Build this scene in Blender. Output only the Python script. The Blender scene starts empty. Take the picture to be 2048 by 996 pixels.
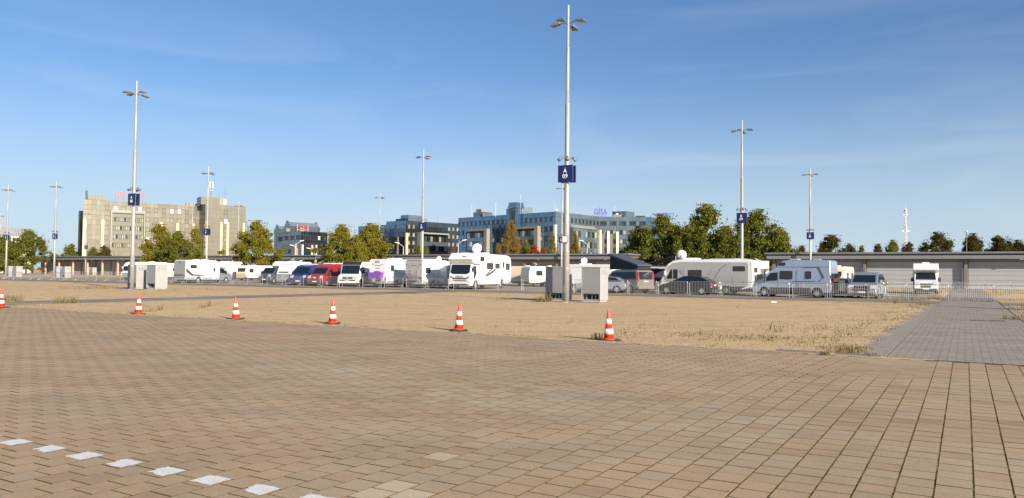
import bpy, bmesh, math, random
import numpy as np
from mathutils import Vector, Matrix
random.seed(7); rng = np.random.default_rng(11)
C = bpy.context.scene.collection
SC = bpy.context.scene
PI = math.pi
rad = math.radians

# ------------------------------------------------------------------ camera
EYE = 1.68; FPX = 1540.0; PITCH = math.atan(47.5 / FPX); ROLL = rad(.54)
cd = bpy.data.cameras.new('camera'); cam = bpy.data.objects.new('camera', cd); C.objects.link(cam)
SC.camera = cam
cd.sensor_width = 36.0; cd.lens = 36.0 * FPX / 2048.0; cd.clip_start = .05; cd.clip_end = 9000
_F = Vector((0, math.cos(PITCH), math.sin(PITCH))); _U0 = Vector((0, -math.sin(PITCH), math.cos(PITCH)))
_R = math.cos(ROLL) * Vector((1, 0, 0)) + math.sin(ROLL) * _U0
_U = -math.sin(ROLL) * Vector((1, 0, 0)) + math.cos(ROLL) * _U0
cam.matrix_world = Matrix(((_R.x, _U.x, -_F.x, 0), (_R.y, _U.y, -_F.y, 0), (_R.z, _U.z, -_F.z, EYE), (0, 0, 0, 1)))
SC.render.resolution_x = 1024; SC.render.resolution_y = 498

# ------------------------------------------------------------------ world, sun, exposure
SUN_AZ = rad(144.0)      # clockwise from +Y
SUN_EL = rad(21.0)
w = bpy.data.worlds.new('World'); SC.world = w; w.use_nodes = True
nt = w.node_tree; nt.nodes.clear()
sky = nt.nodes.new('ShaderNodeTexSky'); sky.sky_type = 'NISHITA'; sky.sun_disc = False
sky.sun_elevation = SUN_EL; sky.sun_rotation = SUN_AZ; sky.altitude = 50; sky.air_density = 1.0
sky.dust_density = 1.1; sky.ozone_density = 1.6
tc = nt.nodes.new('ShaderNodeTexCoord')
sxyz = nt.nodes.new('ShaderNodeSeparateXYZ'); cxyz = nt.nodes.new('ShaderNodeCombineXYZ'); zr = nt.nodes.new('ShaderNodeMapRange')   # the band right at the horizon is hidden by haze far off
zr.inputs[1].default_value = -1; zr.inputs[2].default_value = 1; zr.inputs[3].default_value = -.93; zr.inputs[4].default_value = 1.0
nt.links.new(tc.outputs['Generated'], sxyz.inputs[0]); nt.links.new(sxyz.outputs[0], cxyz.inputs[0]); nt.links.new(sxyz.outputs[1], cxyz.inputs[1]); nt.links.new(sxyz.outputs[2], zr.inputs[0]); nt.links.new(zr.outputs[0], cxyz.inputs[2]); nt.links.new(cxyz.outputs[0], sky.inputs[0])
mp = nt.nodes.new('ShaderNodeMapping'); mp.inputs['Scale'].default_value = (1.2, 1.2, 7.5); mp.inputs['Rotation'].default_value = (0, .10, .3)
nz = nt.nodes.new('ShaderNodeTexNoise'); nz.inputs['Scale'].default_value = 1.7; nz.inputs['Detail'].default_value = 7; nz.inputs['Distortion'].default_value = .9
nt.links.new(tc.outputs['Generated'], mp.inputs[0]); nt.links.new(mp.outputs[0], nz.inputs['Vector'])
cr = nt.nodes.new('ShaderNodeValToRGB'); cr.color_ramp.elements[0].position = .50; cr.color_ramp.elements[1].position = .80
cr.color_ramp.elements[0].color = (0, 0, 0, 1); cr.color_ramp.elements[1].color = (.20, .20, .20, 1)
nt.links.new(nz.outputs['Fac'], cr.inputs[0])
mx = nt.nodes.new('ShaderNodeMix'); mx.data_type = 'RGBA'
cl = nt.nodes.new('ShaderNodeMapRange'); cl.inputs[1].default_value = .10; cl.inputs[2].default_value = .38; cl.inputs[3].default_value = 1.5; cl.inputs[4].default_value = .25     # the thin cloud lies low
cmul = nt.nodes.new('ShaderNodeMath'); cmul.operation = 'MULTIPLY'; nt.links.new(sxyz.outputs[2], cl.inputs[0]); nt.links.new(cl.outputs[0], cmul.inputs[0]); nt.links.new(cr.outputs[0], cmul.inputs[1])
nt.links.new(cmul.outputs[0], mx.inputs['Factor']); nt.links.new(sky.outputs[0], mx.inputs['A'])
mx.inputs['B'].default_value = (7.0, 7.9, 9.2, 1)
tn = nt.nodes.new('ShaderNodeMix'); tn.data_type = 'RGBA'; tn.blend_type = 'MULTIPLY'; tn.inputs['Factor'].default_value = 1; tn.inputs['B'].default_value = (.72, .93, 1.19, 1)
nt.links.new(sky.outputs[0], tn.inputs['A']); nt.links.new(tn.outputs['Result'], mx.inputs['A'])
bg = nt.nodes.new('ShaderNodeBackground'); bg.inputs['Strength'].default_value = .070
wo = nt.nodes.new('ShaderNodeOutputWorld')
hz = nt.nodes.new('ShaderNodeMapRange'); hz.interpolation_type = 'SMOOTHERSTEP'     # pale haze towards the horizon all the way round
hz.inputs[1].default_value = -.06; hz.inputs[2].default_value = .30; hz.inputs[3].default_value = .88; hz.inputs[4].default_value = 0.0
nt.links.new(sxyz.outputs[2], hz.inputs[0])
mh = nt.nodes.new('ShaderNodeMix'); mh.data_type = 'RGBA'; nt.links.new(hz.outputs[0], mh.inputs['Factor']); nt.links.new(mx.outputs['Result'], mh.inputs['A']); mh.inputs['B'].default_value = (5.1, 6.0, 6.7, 1)
nt.links.new(mh.outputs['Result'], bg.inputs[0]); nt.links.new(bg.outputs[0], wo.inputs[0])
ld = bpy.data.lights.new('sun', 'SUN'); ld.energy = 5.0; ld.angle = rad(.5); ld.color = (1.0, .88, .73)
sun = bpy.data.objects.new('sun', ld); C.objects.link(sun)
sd = Vector((math.sin(SUN_AZ) * math.cos(SUN_EL), math.cos(SUN_AZ) * math.cos(SUN_EL), math.sin(SUN_EL)))
sun.rotation_euler = (-sd).to_track_quat('-Z', 'Y').to_euler(); sun.location = (20, -30, 40)
SC.view_settings.view_transform = 'Standard'; SC.view_settings.look = 'None'
SC.view_settings.exposure = .80; SC.view_settings.gamma = 1.0
SC.render.engine = 'CYCLES'

# ------------------------------------------------------------------ frames of reference
GA = rad(30.5)                       # the fairground grid is turned 30.5 degrees
SV = Vector((math.cos(GA), -math.sin(GA), 0)); TV = Vector((math.sin(GA), math.cos(GA), 0))
GRID = Matrix(((SV.x, TV.x, 0, 0), (SV.y, TV.y, 0, 0), (0, 0, 1, 0), (0, 0, 0, 1)))   # local (s,t,z) -> world
SROT = -GA
def WP(s, t, z=0): return Vector((s * SV.x + t * TV.x, s * SV.y + t * TV.y, z))
def ray(px, py=545):
    d = _F + _R * ((px - 1024) / FPX) - _U * ((py - 498) / FPX); return d / d.y
def colx(px, t=None, s=None, d=None):          # world ground point on image column px, on the line t=.. or s=.. or depth d
    r = ray(px).x
    k = d if d is not None else (t / (r * TV.x + TV.y) if t is not None else s / (r * SV.x + SV.y))
    return Vector((r * k, k, 0))
def ts(v): return (v.x * SV.x + v.y * SV.y, v.x * TV.x + v.y * TV.y)

# ------------------------------------------------------------------ materials
MATS = {}
def mat(name, col, rough=.6, metal=0.0, var=.06, scale=3.0, bump=0.0, bscale=40.0, coat=0.0, spec=.5, attr=None, objrand=0.0, detail=4, dark=None, rv=0.0):
    if name in MATS: return MATS[name]
    m = bpy.data.materials.new(name); m.use_nodes = True; n = m.node_tree; N = n.nodes; L = n.links
    b = N['Principled BSDF']
    b.inputs['Roughness'].default_value = rough; b.inputs['Metallic'].default_value = metal
    b.inputs['Specular IOR Level'].default_value = spec; b.inputs['Coat Weight'].default_value = coat
    b.inputs['Coat Roughness'].default_value = .06
    t = N.new('ShaderNodeTexCoord'); z = N.new('ShaderNodeTexNoise'); z.inputs['Scale'].default_value = scale; z.inputs['Detail'].default_value = detail
    L.new(t.outputs['Object'], z.inputs['Vector'])
    mr = N.new('ShaderNodeMapRange'); mr.inputs[1].default_value = .25; mr.inputs[2].default_value = .75
    mr.inputs[3].default_value = 1 - var; mr.inputs[4].default_value = 1 + var
    L.new(z.outputs['Fac'], mr.inputs[0])
    mu = N.new('ShaderNodeVectorMath'); mu.operation = 'SCALE'
    mu.inputs[0].default_value = col[:3]
    L.new(mr.outputs[0], mu.inputs['Scale'])
    out = mu.outputs[0]
    if attr:
        ge = N.new('ShaderNodeNewGeometry'); L.new(ge.outputs['Position'], z.inputs['Vector'])
        zw = N.new('ShaderNodeTexNoise'); zw.inputs['Scale'].default_value = .55; zw.inputs['Detail'].default_value = 9; zw.inputs['Roughness'].default_value = .62; L.new(ge.outputs['Position'], zw.inputs['Vector'])
        rw = N.new('ShaderNodeMapRange'); rw.inputs[1].default_value = .38; rw.inputs[2].default_value = .66; rw.inputs[3].default_value = 1.06; rw.inputs[4].default_value = .88; L.new(zw.outputs['Fac'], rw.inputs[0])
        zg = N.new('ShaderNodeTexNoise'); zg.inputs['Scale'].default_value = 45; zg.inputs['Detail'].default_value = 3; L.new(ge.outputs['Position'], zg.inputs['Vector'])
        rg = N.new('ShaderNodeMapRange'); rg.inputs[1].default_value = .3; rg.inputs[2].default_value = .7; rg.inputs[3].default_value = .88; rg.inputs[4].default_value = 1.12; L.new(zg.outputs['Fac'], rg.inputs[0])
        mt = N.new('ShaderNodeMapping'); mt.inputs['Rotation'].default_value = (0, 0, .95); mt.inputs['Scale'].default_value = (.06, .9, 1); L.new(ge.outputs['Position'], mt.inputs[0])
        zt_ = N.new('ShaderNodeTexNoise'); zt_.inputs['Scale'].default_value = 2.2; zt_.inputs['Detail'].default_value = 6; L.new(mt.outputs[0], zt_.inputs['Vector'])     # tyre dirt in long bands
        rt = N.new('ShaderNodeMapRange'); rt.inputs[1].default_value = .50; rt.inputs[2].default_value = .70; rt.inputs[3].default_value = 1.02; rt.inputs[4].default_value = .90; L.new(zt_.outputs['Fac'], rt.inputs[0])
        for rn in (rw, rg, rt):
            mw = N.new('ShaderNodeVectorMath'); mw.operation = 'SCALE'; L.new(out, mw.inputs[0]); L.new(rn.outputs[0], mw.inputs['Scale']); out = mw.outputs[0]
        a = N.new('ShaderNodeAttribute'); a.attribute_name = attr
        m2 = N.new('ShaderNodeVectorMath'); m2.operation = 'MULTIPLY'; L.new(out, m2.inputs[0]); L.new(a.outputs['Color'], m2.inputs[1]); out = m2.outputs[0]
    if objrand:
        oi = N.new('ShaderNodeObjectInfo'); m3 = N.new('ShaderNodeMapRange'); m3.inputs[3].default_value = 1 - objrand; m3.inputs[4].default_value = 1 + objrand
        L.new(oi.outputs['Random'], m3.inputs[0]); m4 = N.new('ShaderNodeVectorMath'); m4.operation = 'SCALE'
        L.new(out, m4.inputs[0]); L.new(m3.outputs[0], m4.inputs['Scale']); out = m4.outputs[0]
    if dark:      # blotches of a second colour (stains, dirt)
        z2 = N.new('ShaderNodeTexNoise'); z2.inputs['Scale'].default_value = dark[1]; z2.inputs['Detail'].default_value = 8; z2.inputs['Roughness'].default_value = .65
        L.new(ge.outputs['Position'] if attr else t.outputs['Object'], z2.inputs['Vector'])
        r2 = N.new('ShaderNodeMapRange'); r2.inputs[1].default_value = dark[2]; r2.inputs[2].default_value = dark[3]
        L.new(z2.outputs['Fac'], r2.inputs[0])
        mm = N.new('ShaderNodeMix'); mm.data_type = 'RGBA'; L.new(r2.outputs[0], mm.inputs['Factor']); L.new(out, mm.inputs['A']); mm.inputs['B'].default_value = (*dark[0], 1)
        out = mm.outputs['Result']
    L.new(out, b.inputs['Base Color'])
    if rv:
        r3 = N.new('ShaderNodeMapRange'); r3.inputs[3].default_value = max(0, rough - rv); r3.inputs[4].default_value = rough + rv
        L.new(z.outputs['Fac'], r3.inputs[0]); L.new(r3.outputs[0], b.inputs['Roughness'])
    if bump:
        zb = N.new('ShaderNodeTexNoise'); zb.inputs['Scale'].default_value = bscale; zb.inputs['Detail'].default_value = 5
        L.new(ge.outputs['Position'] if attr else t.outputs['Object'], zb.inputs['Vector']); bp = N.new('ShaderNodeBump'); bp.inputs['Strength'].default_value = 1.0; bp.inputs['Distance'].default_value = bump
        L.new(zb.outputs['Fac'], bp.inputs['Height']); L.new(bp.outputs[0], b.inputs['Normal'])
    MATS[name] = m; return m

def sand_material():
    m = bpy.data.materials.new('sand'); m.use_nodes = True; n = m.node_tree; N = n.nodes; L = n.links
    b = N['Principled BSDF']; b.inputs['Roughness'].default_value = .95; b.inputs['Specular IOR Level'].default_value = .15
    t = N.new('ShaderNodeTexCoord')
    def noise(sc, det=6, vec=None, ro=.6):
        z = N.new('ShaderNodeTexNoise'); z.inputs['Scale'].default_value = sc; z.inputs['Detail'].default_value = det; z.inputs['Roughness'].default_value = ro
        L.new(vec or t.outputs['Object'], z.inputs['Vector']); return z.outputs['Fac']
    def rng_(x, a, c, lo=0, hi=1):
        r = N.new('ShaderNodeMapRange'); r.inputs[1].default_value = a; r.inputs[2].default_value = c; r.inputs[3].default_value = lo; r.inputs[4].default_value = hi
        L.new(x, r.inputs[0]); return r.outputs[0]
    def mix(f, a, c):
        k = N.new('ShaderNodeMix'); k.data_type = 'RGBA'; L.new(f, k.inputs['Factor'])
        for s_, v in (('A', a), ('B', c)):
            if isinstance(v, tuple): k.inputs[s_].default_value = (*v, 1)
            else: L.new(v, k.inputs[s_])
        return k.outputs['Result']
    base = mix(rng_(noise(.12), .3, .7), (.52, .370, .203), (.585, .42, .238))
    base = mix(rng_(noise(1.3), .5, .75, 0, .6), base, (.34, .245, .145))
    base = mix(rng_(noise(11, 4), .52, .75, 0, .55), base, (.26, .19, .115))
    st = N.new('ShaderNodeMapping'); st.inputs['Rotation'].default_value = (0, 0, .2); st.inputs['Scale'].default_value = (.10, 1.3, 1)
    L.new(t.outputs['Object'], st.inputs[0])
    base = mix(rng_(noise(1.6, 8, st.outputs[0], .7), .56, .68, 0, .7), base, (.24, .18, .105))       # tyre tracks, washed streaks
    base = mix(rng_(noise(.45, 9, None, .75), .57, .66, 0, .6), base, (.27, .25, .10))             # thin dry weeds
    wv = N.new('ShaderNodeTexWave'); wv.wave_type = 'RINGS'; wv.rings_direction = 'Z'; wv.inputs['Scale'].default_value = .11; wv.inputs['Distortion'].default_value = 5.5; wv.inputs['Detail'].default_value = 2.5; wv.inputs['Detail Scale'].default_value = .12
    mo = N.new('ShaderNodeMapping'); mo.inputs['Location'].default_value = (6, -62, 0); L.new(t.outputs['Object'], mo.inputs[0]); L.new(mo.outputs[0], wv.inputs['Vector'])
    mk = N.new('ShaderNodeMath'); mk.operation = 'MULTIPLY'; L.new(rng_(wv.outputs['Fac'], .955, .985), mk.inputs[0]); L.new(rng_(noise(.35, 3), .42, .60, 0, .55), mk.inputs[1])
    base = mix(mk.outputs[0], base, (.30, .215, .125))                                              # curved wheel tracks
    L.new(base, b.inputs['Base Color'])
    bp = N.new('ShaderNodeBump'); bp.inputs['Distance'].default_value = .05; bp.inputs['Strength'].default_value = .9
    L.new(noise(5, 9, None, .7), bp.inputs['Height']); L.new(bp.outputs[0], b.inputs['Normal'])
    return m

def asphalt_material(name, c0, c1, c2):
    m = mat(name, c0, .9, 0, .12, .8, .006, 60, spec=.2, dark=(c2, .5, .52, .72)); return m

PAINT_W = dict(rough=.28, coat=.5, var=.03)
M = {}
M['sand'] = sand_material()
M['bed'] = mat('joint_soil', (.125, .088, .05), .95, 0, .3, 6, .004, 80, spec=.1, dark=((.10, .075, .02), 1.7, .50, .60))
M['paver'] = mat('paver_concrete', (.382, .282, .180), .9, 0, .05, 3.0, .0035, 130, spec=.2, attr='tint', dark=((.24, .18, .125), 40, .60, .75))
M['walk_paver'] = mat('walkway_concrete', (.29, .255, .212), .9, 0, .12, 1.2, .002, 120, spec=.2, attr='tint', dark=((.30, .25, .19), .7, .5, .75))
M['asphalt'] = mat('asphalt_grey', (.20, .18, .155), .92, 0, .15, .35, .006, 50, spec=.2, dark=((.33, .26, .18), .22, .52, .70))
M['slab'] = mat('drain_concrete', (.26, .23, .195), .9, 0, .2, 5, .004, 60, spec=.2)
M['roadpaint'] = mat('road_paint_white', (.66, .65, .62), .7, 0, .10, 12, .001, 200, dark=((.36, .30, .23), 22, .56, .66))
M['cone_red'] = mat('cone_orange_red', (.72, .055, .018), .38, 0, .10, 9, dark=((.34, .07, .04), 7, .52, .75))
M['cone_white'] = mat('cone_reflective_white', (.78, .77, .74), .45, 0, .06, 9, dark=((.45, .39, .33), 9, .52, .72))
M['rubber'] = mat('black_rubber', (.022, .022, .024), .75, 0, .2, 8, dark=((.09, .08, .065), 9, .5, .75))
M['pole'] = mat('galvanised_pole', (.34, .335, .315), .48, .25, .08, 2.5, dark=((.42, .42, .39), 4, .6, .8))
M['galv'] = mat('galvanised_steel', (.40, .41, .42), .42, .75, .12, 6)
M['lamp_grey'] = mat('lamp_housing_grey', (.17, .175, .18), .5, .3, .08, 5)
M['lamp_glass'] = mat('lamp_glass', (.16, .13, .10), .15, 0, .1, 9)
M['sign_blue'] = mat('sign_blue', (.006, .018, .095), .42, 0, .06, 2)
M['sign_white'] = mat('sign_lettering_white', (.8, .8, .8), .5)
M['cab_grey'] = mat('cabinet_grey', (.25, .255, .265), .55, .1, .05, 2, dark=((.27, .27, .265), 2.5, .62, .8))
M['cab_lt'] = mat('cabinet_light_grey', (.33, .33, .32), .55, 0, .05, 2, dark=((.42, .41, .38), 3, .6, .8))
M['cab_dark'] = mat('cabinet_dark_recess', (.05, .052, .06), .7)
M['concrete'] = mat('pale_concrete', (.52, .46, .38), .9, 0, .12, 4, .003, 60)
M['white'] = mat('white_paint', (.66, .66, .655), .28, 0, .03, 1.2, coat=.4, dark=((.66, .64, .60), 1.1, .62, .85))
M['cream'] = mat('cream_paint', (.74, .68, .52), .35, 0, .04, 1.2, coat=.2, dark=((.58, .52, .40), 1.3, .60, .85))
M['beige'] = mat('faded_beige_plastic', (.60, .50, .36), .5, 0, .05, 2)
M['silver'] = mat('silver_metallic_paint', (.46, .48, .51), .30, .65, .03, 1.5, coat=.7)
M['bluesilver'] = mat('blue_silver_metallic_paint', (.42, .48, .58), .28, .55, .03, 1.5, coat=.8)
M['champagne'] = mat('champagne_metallic_paint', (.24, .215, .18), .35, .25, .03, 1.5, coat=.6)
M['greypaint'] = mat('warm_grey_paint', (.40, .385, .365), .35, .2, .03, 1.2, coat=.5)
M['red'] = mat('red_paint', (.32, .013, .012), .28, 0, .05, 1.5, coat=.8)
M['blue'] = mat('blue_paint', (.006, .028, .15), .28, 0, .05, 1.5, coat=.8)
M['black'] = mat('black_paint', (.007, .008, .012), .25, 0, .05, 1.5, coat=.35, spec=.3)
M['darkgrey'] = mat('dark_grey_paint', (.10, .11, .125), .3, .3, .05, 1.5, coat=.6)
M['glass'] = mat('vehicle_glass', (.010, .016, .026), .07, 0, .1, 2, spec=.45)
M['acryl'] = mat('tinted_acrylic_window', (.035, .034, .038), .14, 0, .12, 3, spec=.4)
M['frame'] = mat('black_window_frame', (.02, .02, .022), .5)
M['trim'] = mat('dark_plastic_trim', (.045, .047, .05), .6, 0, .1, 4)
M['gtrim'] = mat('grey_body_trim', (.27, .28, .29), .5, 0, .05, 3)
M['rim'] = mat('silver_wheel_rim', (.55, .56, .57), .35, .7, .06, 5)
M['redlamp'] = mat('red_lamp_lens', (.36, .010, .008), .2, 0, .1, 9, coat=.6)
M['lamp'] = mat('clear_lamp_lens', (.62, .64, .66), .12, .3, .2, 25, coat=.6)
M['plate'] = mat('number_plate_white', (.7, .7, .7), .5)
M['purple'] = mat('purple_tarpaulin', (.20, .065, .36), .6, 0, .15, 6, .01, 9)
M['stripe'] = mat('dark_decal', (.07, .07, .075), .4)
M['gstripe'] = mat('grey_decal', (.30, .29, .30), .4)
M['canvas'] = mat('dark_grey_canvas', (.055, .062, .085), .85, 0, .15, 5, .008, 9)
M['dcanvas'] = mat('black_canvas', (.018, .02, .03), .8, 0, .2, 5, .008, 9)
M['lcanvas'] = mat('pale_awning_fabric', (.50, .52, .55), .8, 0, .08, 3, .006, 8)
M['roof'] = mat('zinc_roof_sheet', (.20, .215, .25), .5, .35, .08, 1.2, dark=((.20, .21, .24), 1.3, .5, .8))
M['fascia'] = mat('grey_fascia', (.19, .20, .215), .6, .1, .06, 1.2)
M['soffit'] = mat('soffit_brown_grey', (.11, .10, .09), .8)
M['shutter'] = mat('shed_shutter_grey', (.335, .345, .36), .6, .1, .04, .8, objrand=.03)
M['column'] = mat('brown_column', (.17, .14, .12), .7, 0, .06, 2)
M['innerwall'] = mat('shed_wall_grey', (.20, .20, .215), .8, 0, .06, 1)
M['gl_blue'] = mat('blue_mirror_glass', (.16, .25, .35), .09, .85, .18, .35, .010, .22, objrand=.10)
M['gl_teal'] = mat('grey_teal_mirror_glass', (.22, .27, .29), .12, .75, .15, .35, .010, .22, objrand=.10)  # also the sunlit copy of the blue glass, light put into its colour
M['gl_dark'] = mat('dark_mirror_glass', (.085, .10, .11), .09, .85, .3, .25, .014, .2, objrand=.3)  # dark panes; on the brown wing a dark reflection put into the colour
M['gl_gold'] = mat('bronze_mirror_glass', (.28, .25, .185), .20, .55, .10, .25, .012, .22, objrand=.16)
M['mullion'] = mat('dark_mullion', (.05, .065, .08), .6, .2, .1, 1)
M['mullion2'] = mat('bronze_mullion', (.13, .13, .115), .6, .2, .1, 1)
M['fin'] = mat('sand_coloured_fin', (.70, .52, .30), .7, 0, .06, 2)
M['finp'] = mat('pale_sand_fin', (.72, .62, .46), .7, 0, .06, 2)
M['portal'] = mat('stone_grey_portal', (.26, .25, .22), .6, .15, .08, .8)
M['window'] = mat('office_window_dark', (.045, .05, .06), .1, .2, .2, .8, objrand=.5)
M['wlight'] = mat('office_window_blind', (.72, .72, .70), .5, 0, .06, 1)
M['wgold'] = mat('office_window_bronze', (.42, .38, .28), .15, .5, .2, .8, objrand=.25)
M['plant'] = mat('roof_plant_metal', (.28, .25, .20), .7, .2, .15, 1.5)
M['veolia'] = mat('sign_red_faded', (.66, .09, .06), .5)
M['signred'] = mat('sign_red', (.62, .02, .03), .5)
M['signblue'] = mat('sign_bright_blue', (.008, .03, .42), .5)
M['signcyan'] = mat('sign_light_blue', (.04, .16, .50), .5)
M['render'] = mat('white_render', (.62, .60, .56), .85, 0, .06, 1)
M['bark'] = mat('tree_bark', (.12, .095, .07), .9, 0, .3, 8, .02, 12)
M['mast'] = mat('mast_white_steel', (.62, .62, .62), .5, .2)

def leaf_material(name, cols, trans=.3):
    m = bpy.data.materials.new(name); m.use_nodes = True; n = m.node_tree; N = n.nodes; L = n.links; N.clear()
    o = N.new('ShaderNodeOutputMaterial'); a = N.new('ShaderNodeAttribute'); a.attribute_name = 'tint'
    oi = N.new('ShaderNodeObjectInfo')
    t = N.new('ShaderNodeTexCoord'); z = N.new('ShaderNodeTexNoise'); z.inputs['Scale'].default_value = .55; z.inputs['Detail'].default_value = 3
    L.new(t.outputs['Object'], z.inputs['Vector'])
    ad = N.new('ShaderNodeMath'); ad.operation = 'MULTIPLY_ADD'; L.new(z.outputs['Fac'], ad.inputs[0]); ad.inputs[1].default_value = .75
    sep = N.new('ShaderNodeSeparateColor'); L.new(a.outputs['Color'], sep.inputs[0])
    m2 = N.new('ShaderNodeMath'); m2.operation = 'MULTIPLY_ADD'; L.new(sep.outputs[0], m2.inputs[0]); m2.inputs[1].default_value = .55; m2.inputs[2].default_value = -.12
    L.new(m2.outputs[0], ad.inputs[2])
    r = N.new('ShaderNodeValToRGB'); e = r.color_ramp.elements
    while len(e) < len(cols): e.new(.5)
    for i, c in enumerate(cols): e[i].position = .2 + .6 * i / (len(cols) - 1); e[i].color = (*c, 1)
    L.new(ad.outputs[0], r.inputs[0])
    d = N.new('ShaderNodeBsdfDiffuse'); tr = N.new('ShaderNodeBsdfTranslucent'); mxs = N.new('ShaderNodeMixShader'); mxs.inputs[0].default_value = trans
    L.new(r.outputs[0], d.inputs[0]); L.new(r.outputs[0], tr.inputs[0]); L.new(d.outputs[0], mxs.inputs[1]); L.new(tr.outputs[0], mxs.inputs[2])
    L.new(mxs.outputs[0], o.inputs[0]); return m
M['leaf_green'] = leaf_material('leaves_olive_green', [(.045, .075, .012), (.10, .13, .022), (.165, .165, .03), (.24, .175, .03)])
M['leaf_turn'] = leaf_material('leaves_turning_yellow', [(.075, .10, .014), (.155, .165, .026), (.24, .21, .032), (.30, .20, .03)])
M['leaf_gold'] = leaf_material('leaves_golden', [(.12, .10, .02), (.23, .16, .03), (.30, .19, .03), (.28, .13, .02)])
M['leaf_dark'] = leaf_material('leaves_dark_rust', [(.03, .055, .014), (.06, .085, .02), (.10, .075, .025), (.13, .06, .022)])
M['leaf_red'] = leaf_material('leaves_red_shrub', [(.10, .07, .015), (.28, .07, .015), (.34, .04, .01), (.26, .11, .02)])
M['grass'] = leaf_material('dry_grass_blades', [(.13, .115, .035), (.22, .17, .07), (.30, .22, .11), (.16, .13, .04)])

# ------------------------------------------------------------------ mesh helpers
class MB:
    def __init__(s): s.v = []; s.f = []; s.c = None
    def quad(s, a, b, c, d): i = len(s.v); s.v += [a, b, c, d]; s.f.append((i, i + 1, i + 2, i + 3)); return s
    def hexa(s, p):   # 8 points: bottom 4 ccw, top 4 ccw
        i = len(s.v); s.v += [tuple(q) for q in p]
        s.f += [(i + 3, i + 2, i + 1, i), (i + 4, i + 5, i + 6, i + 7)] + [(i + k, i + (k + 1) % 4, i + 4 + (k + 1) % 4, i + 4 + k) for k in range(4)]
        return s
    def box(s, x0, x1, y0, y1, z0, z1): return s.hexa([(x0, y0, z0), (x1, y0, z0), (x1, y1, z0), (x0, y1, z0), (x0, y0, z1), (x1, y0, z1), (x1, y1, z1), (x0, y1, z1)])
    def cyl(s, a, b, r0, r1=None, n=10, cap=True):
        a = Vector(a); b = Vector(b); r1 = r0 if r1 is None else r1
        d = (b - a).normalized(); u = d.orthogonal().normalized(); w_ = d.cross(u); i = len(s.v)
        for c, r in ((a, r0), (b, r1)):
            for k in range(n): q = c + (u * math.cos(2 * PI * k / n) + w_ * math.sin(2 * PI * k / n)) * r; s.v.append(tuple(q))
        s.f += [(i + k, i + (k + 1) % n, i + n + (k + 1) % n, i + n + k) for k in range(n)]
        if cap: s.f += [tuple(i + n - 1 - k for k in range(n)), tuple(i + n + k for k in range(n))]
        return s
    def lathe(s, prof, n=16, c=(0, 0)):
        i = len(s.v); m_ = len(prof)
        for r, z in prof:
            for k in range(n): s.v.append((c[0] + r * math.cos(2 * PI * k / n), c[1] + r * math.sin(2 * PI * k / n), z))
        for j in range(m_ - 1):
            for k in range(n): s.f.append((i + j * n + k, i + j * n + (k + 1) % n, i + (j + 1) * n + (k + 1) % n, i + (j + 1) * n + k))
        s.f.append(tuple(i + n - 1 - k for k in range(n))); s.f.append(tuple(i + (m_ - 1) * n + k for k in range(n)))
        return s
    def prism(s, poly, A, B):   # poly of points, functions A(p), B(p) give the two sides
        i = len(s.v); n = len(poly)
        s.v += [tuple(A(p)) for p in poly] + [tuple(B(p)) for p in poly]
        s.f += [tuple(i + n - 1 - k for k in range(n)), tuple(i + n + k for k in range(n))]
        s.f += [(i + k, i + (k + 1) % n, i + n + (k + 1) % n, i + n + k) for k in range(n)]
        return s
    def mesh(s, name, m, smooth=False, fix=True):
        me = bpy.data.meshes.new(name); me.from_pydata([tuple(v) for v in s.v], [], s.f)
        if fix:
            b = bmesh.new(); b.from_mesh(me); bmesh.ops.recalc_face_normals(b, faces=b.faces); b.to_mesh(me); b.free()
        me.materials.append(m)
        if smooth: me.shade_smooth()
        return me
    def build(s, name, m, parent=None, smooth=False, bevel=0, seg=2, fix=True):
        return link(name, s.mesh(name, m, smooth, fix), parent, bevel, seg)
def link(name, me, parent=None, bevel=0, seg=2):
    o = bpy.data.objects.new(name, me); C.objects.link(o)
    if parent: o.parent = parent
    if bevel:
        b = o.modifiers.new('bevel', 'BEVEL'); b.width = bevel; b.segments = seg; b.limit_method = 'ANGLE'; b.angle_limit = rad(32)
    return o
def tag(o, label=None, cat=None, group=None, kind=None):
    if label: o['label'] = label
    if cat: o['category'] = cat
    if group: o['group'] = group
    if kind: o['kind'] = kind
    return o
def thing(name, label, cat, loc=(0, 0, 0), rz=0, group=None):
    o = bpy.data.objects.new(name, None); C.objects.link(o); o.location = loc; o.rotation_euler = (0, 0, rz); o.empty_display_size = .3
    return tag(o, label, cat, group)
KIDS = {}
def kids(o): return [c for c in bpy.data.objects if c.parent == o]
def copy_tree(o, tree=None, parent=None):
    if tree is None: tree = subtree(o)
    c = o.copy(); C.objects.link(c); c.parent = parent
    for ch, sub in tree: copy_tree(ch, sub, c)
    return c
def subtree(o): return [(c, subtree(c)) for c in kids(o)]
def text_obj(name, body, size, m, parent, loc, rot, ext=.01, sx=1.0, shear=0.0, bold=0.0, align='CENTER', space=1.0):
    cu = bpy.data.curves.new(name, 'FONT'); cu.body = body; cu.size = size; cu.extrude = ext; cu.align_x = align; cu.align_y = 'CENTER'
    cu.shear = shear; cu.offset = bold; cu.resolution_u = 3; cu.space_character = space
    tmp = bpy.data.objects.new('tmp', cu); C.objects.link(tmp)
    bpy.context.view_layer.update()
    me = bpy.data.meshes.new_from_object(tmp.evaluated_get(bpy.context.evaluated_depsgraph_get()))
    bpy.data.objects.remove(tmp); bpy.data.curves.remove(cu)
    me.materials.clear(); me.materials.append(m)
    o = link(name, me, parent); o.location = loc; o.rotation_euler = rot; o.scale = (sx, 1, 1); return o
def struct(name, bm, m, parent=None, **k):
    o = bm.build(name, m, parent, **k)
    if not parent: o['kind'] = 'structure'
    return o
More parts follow.
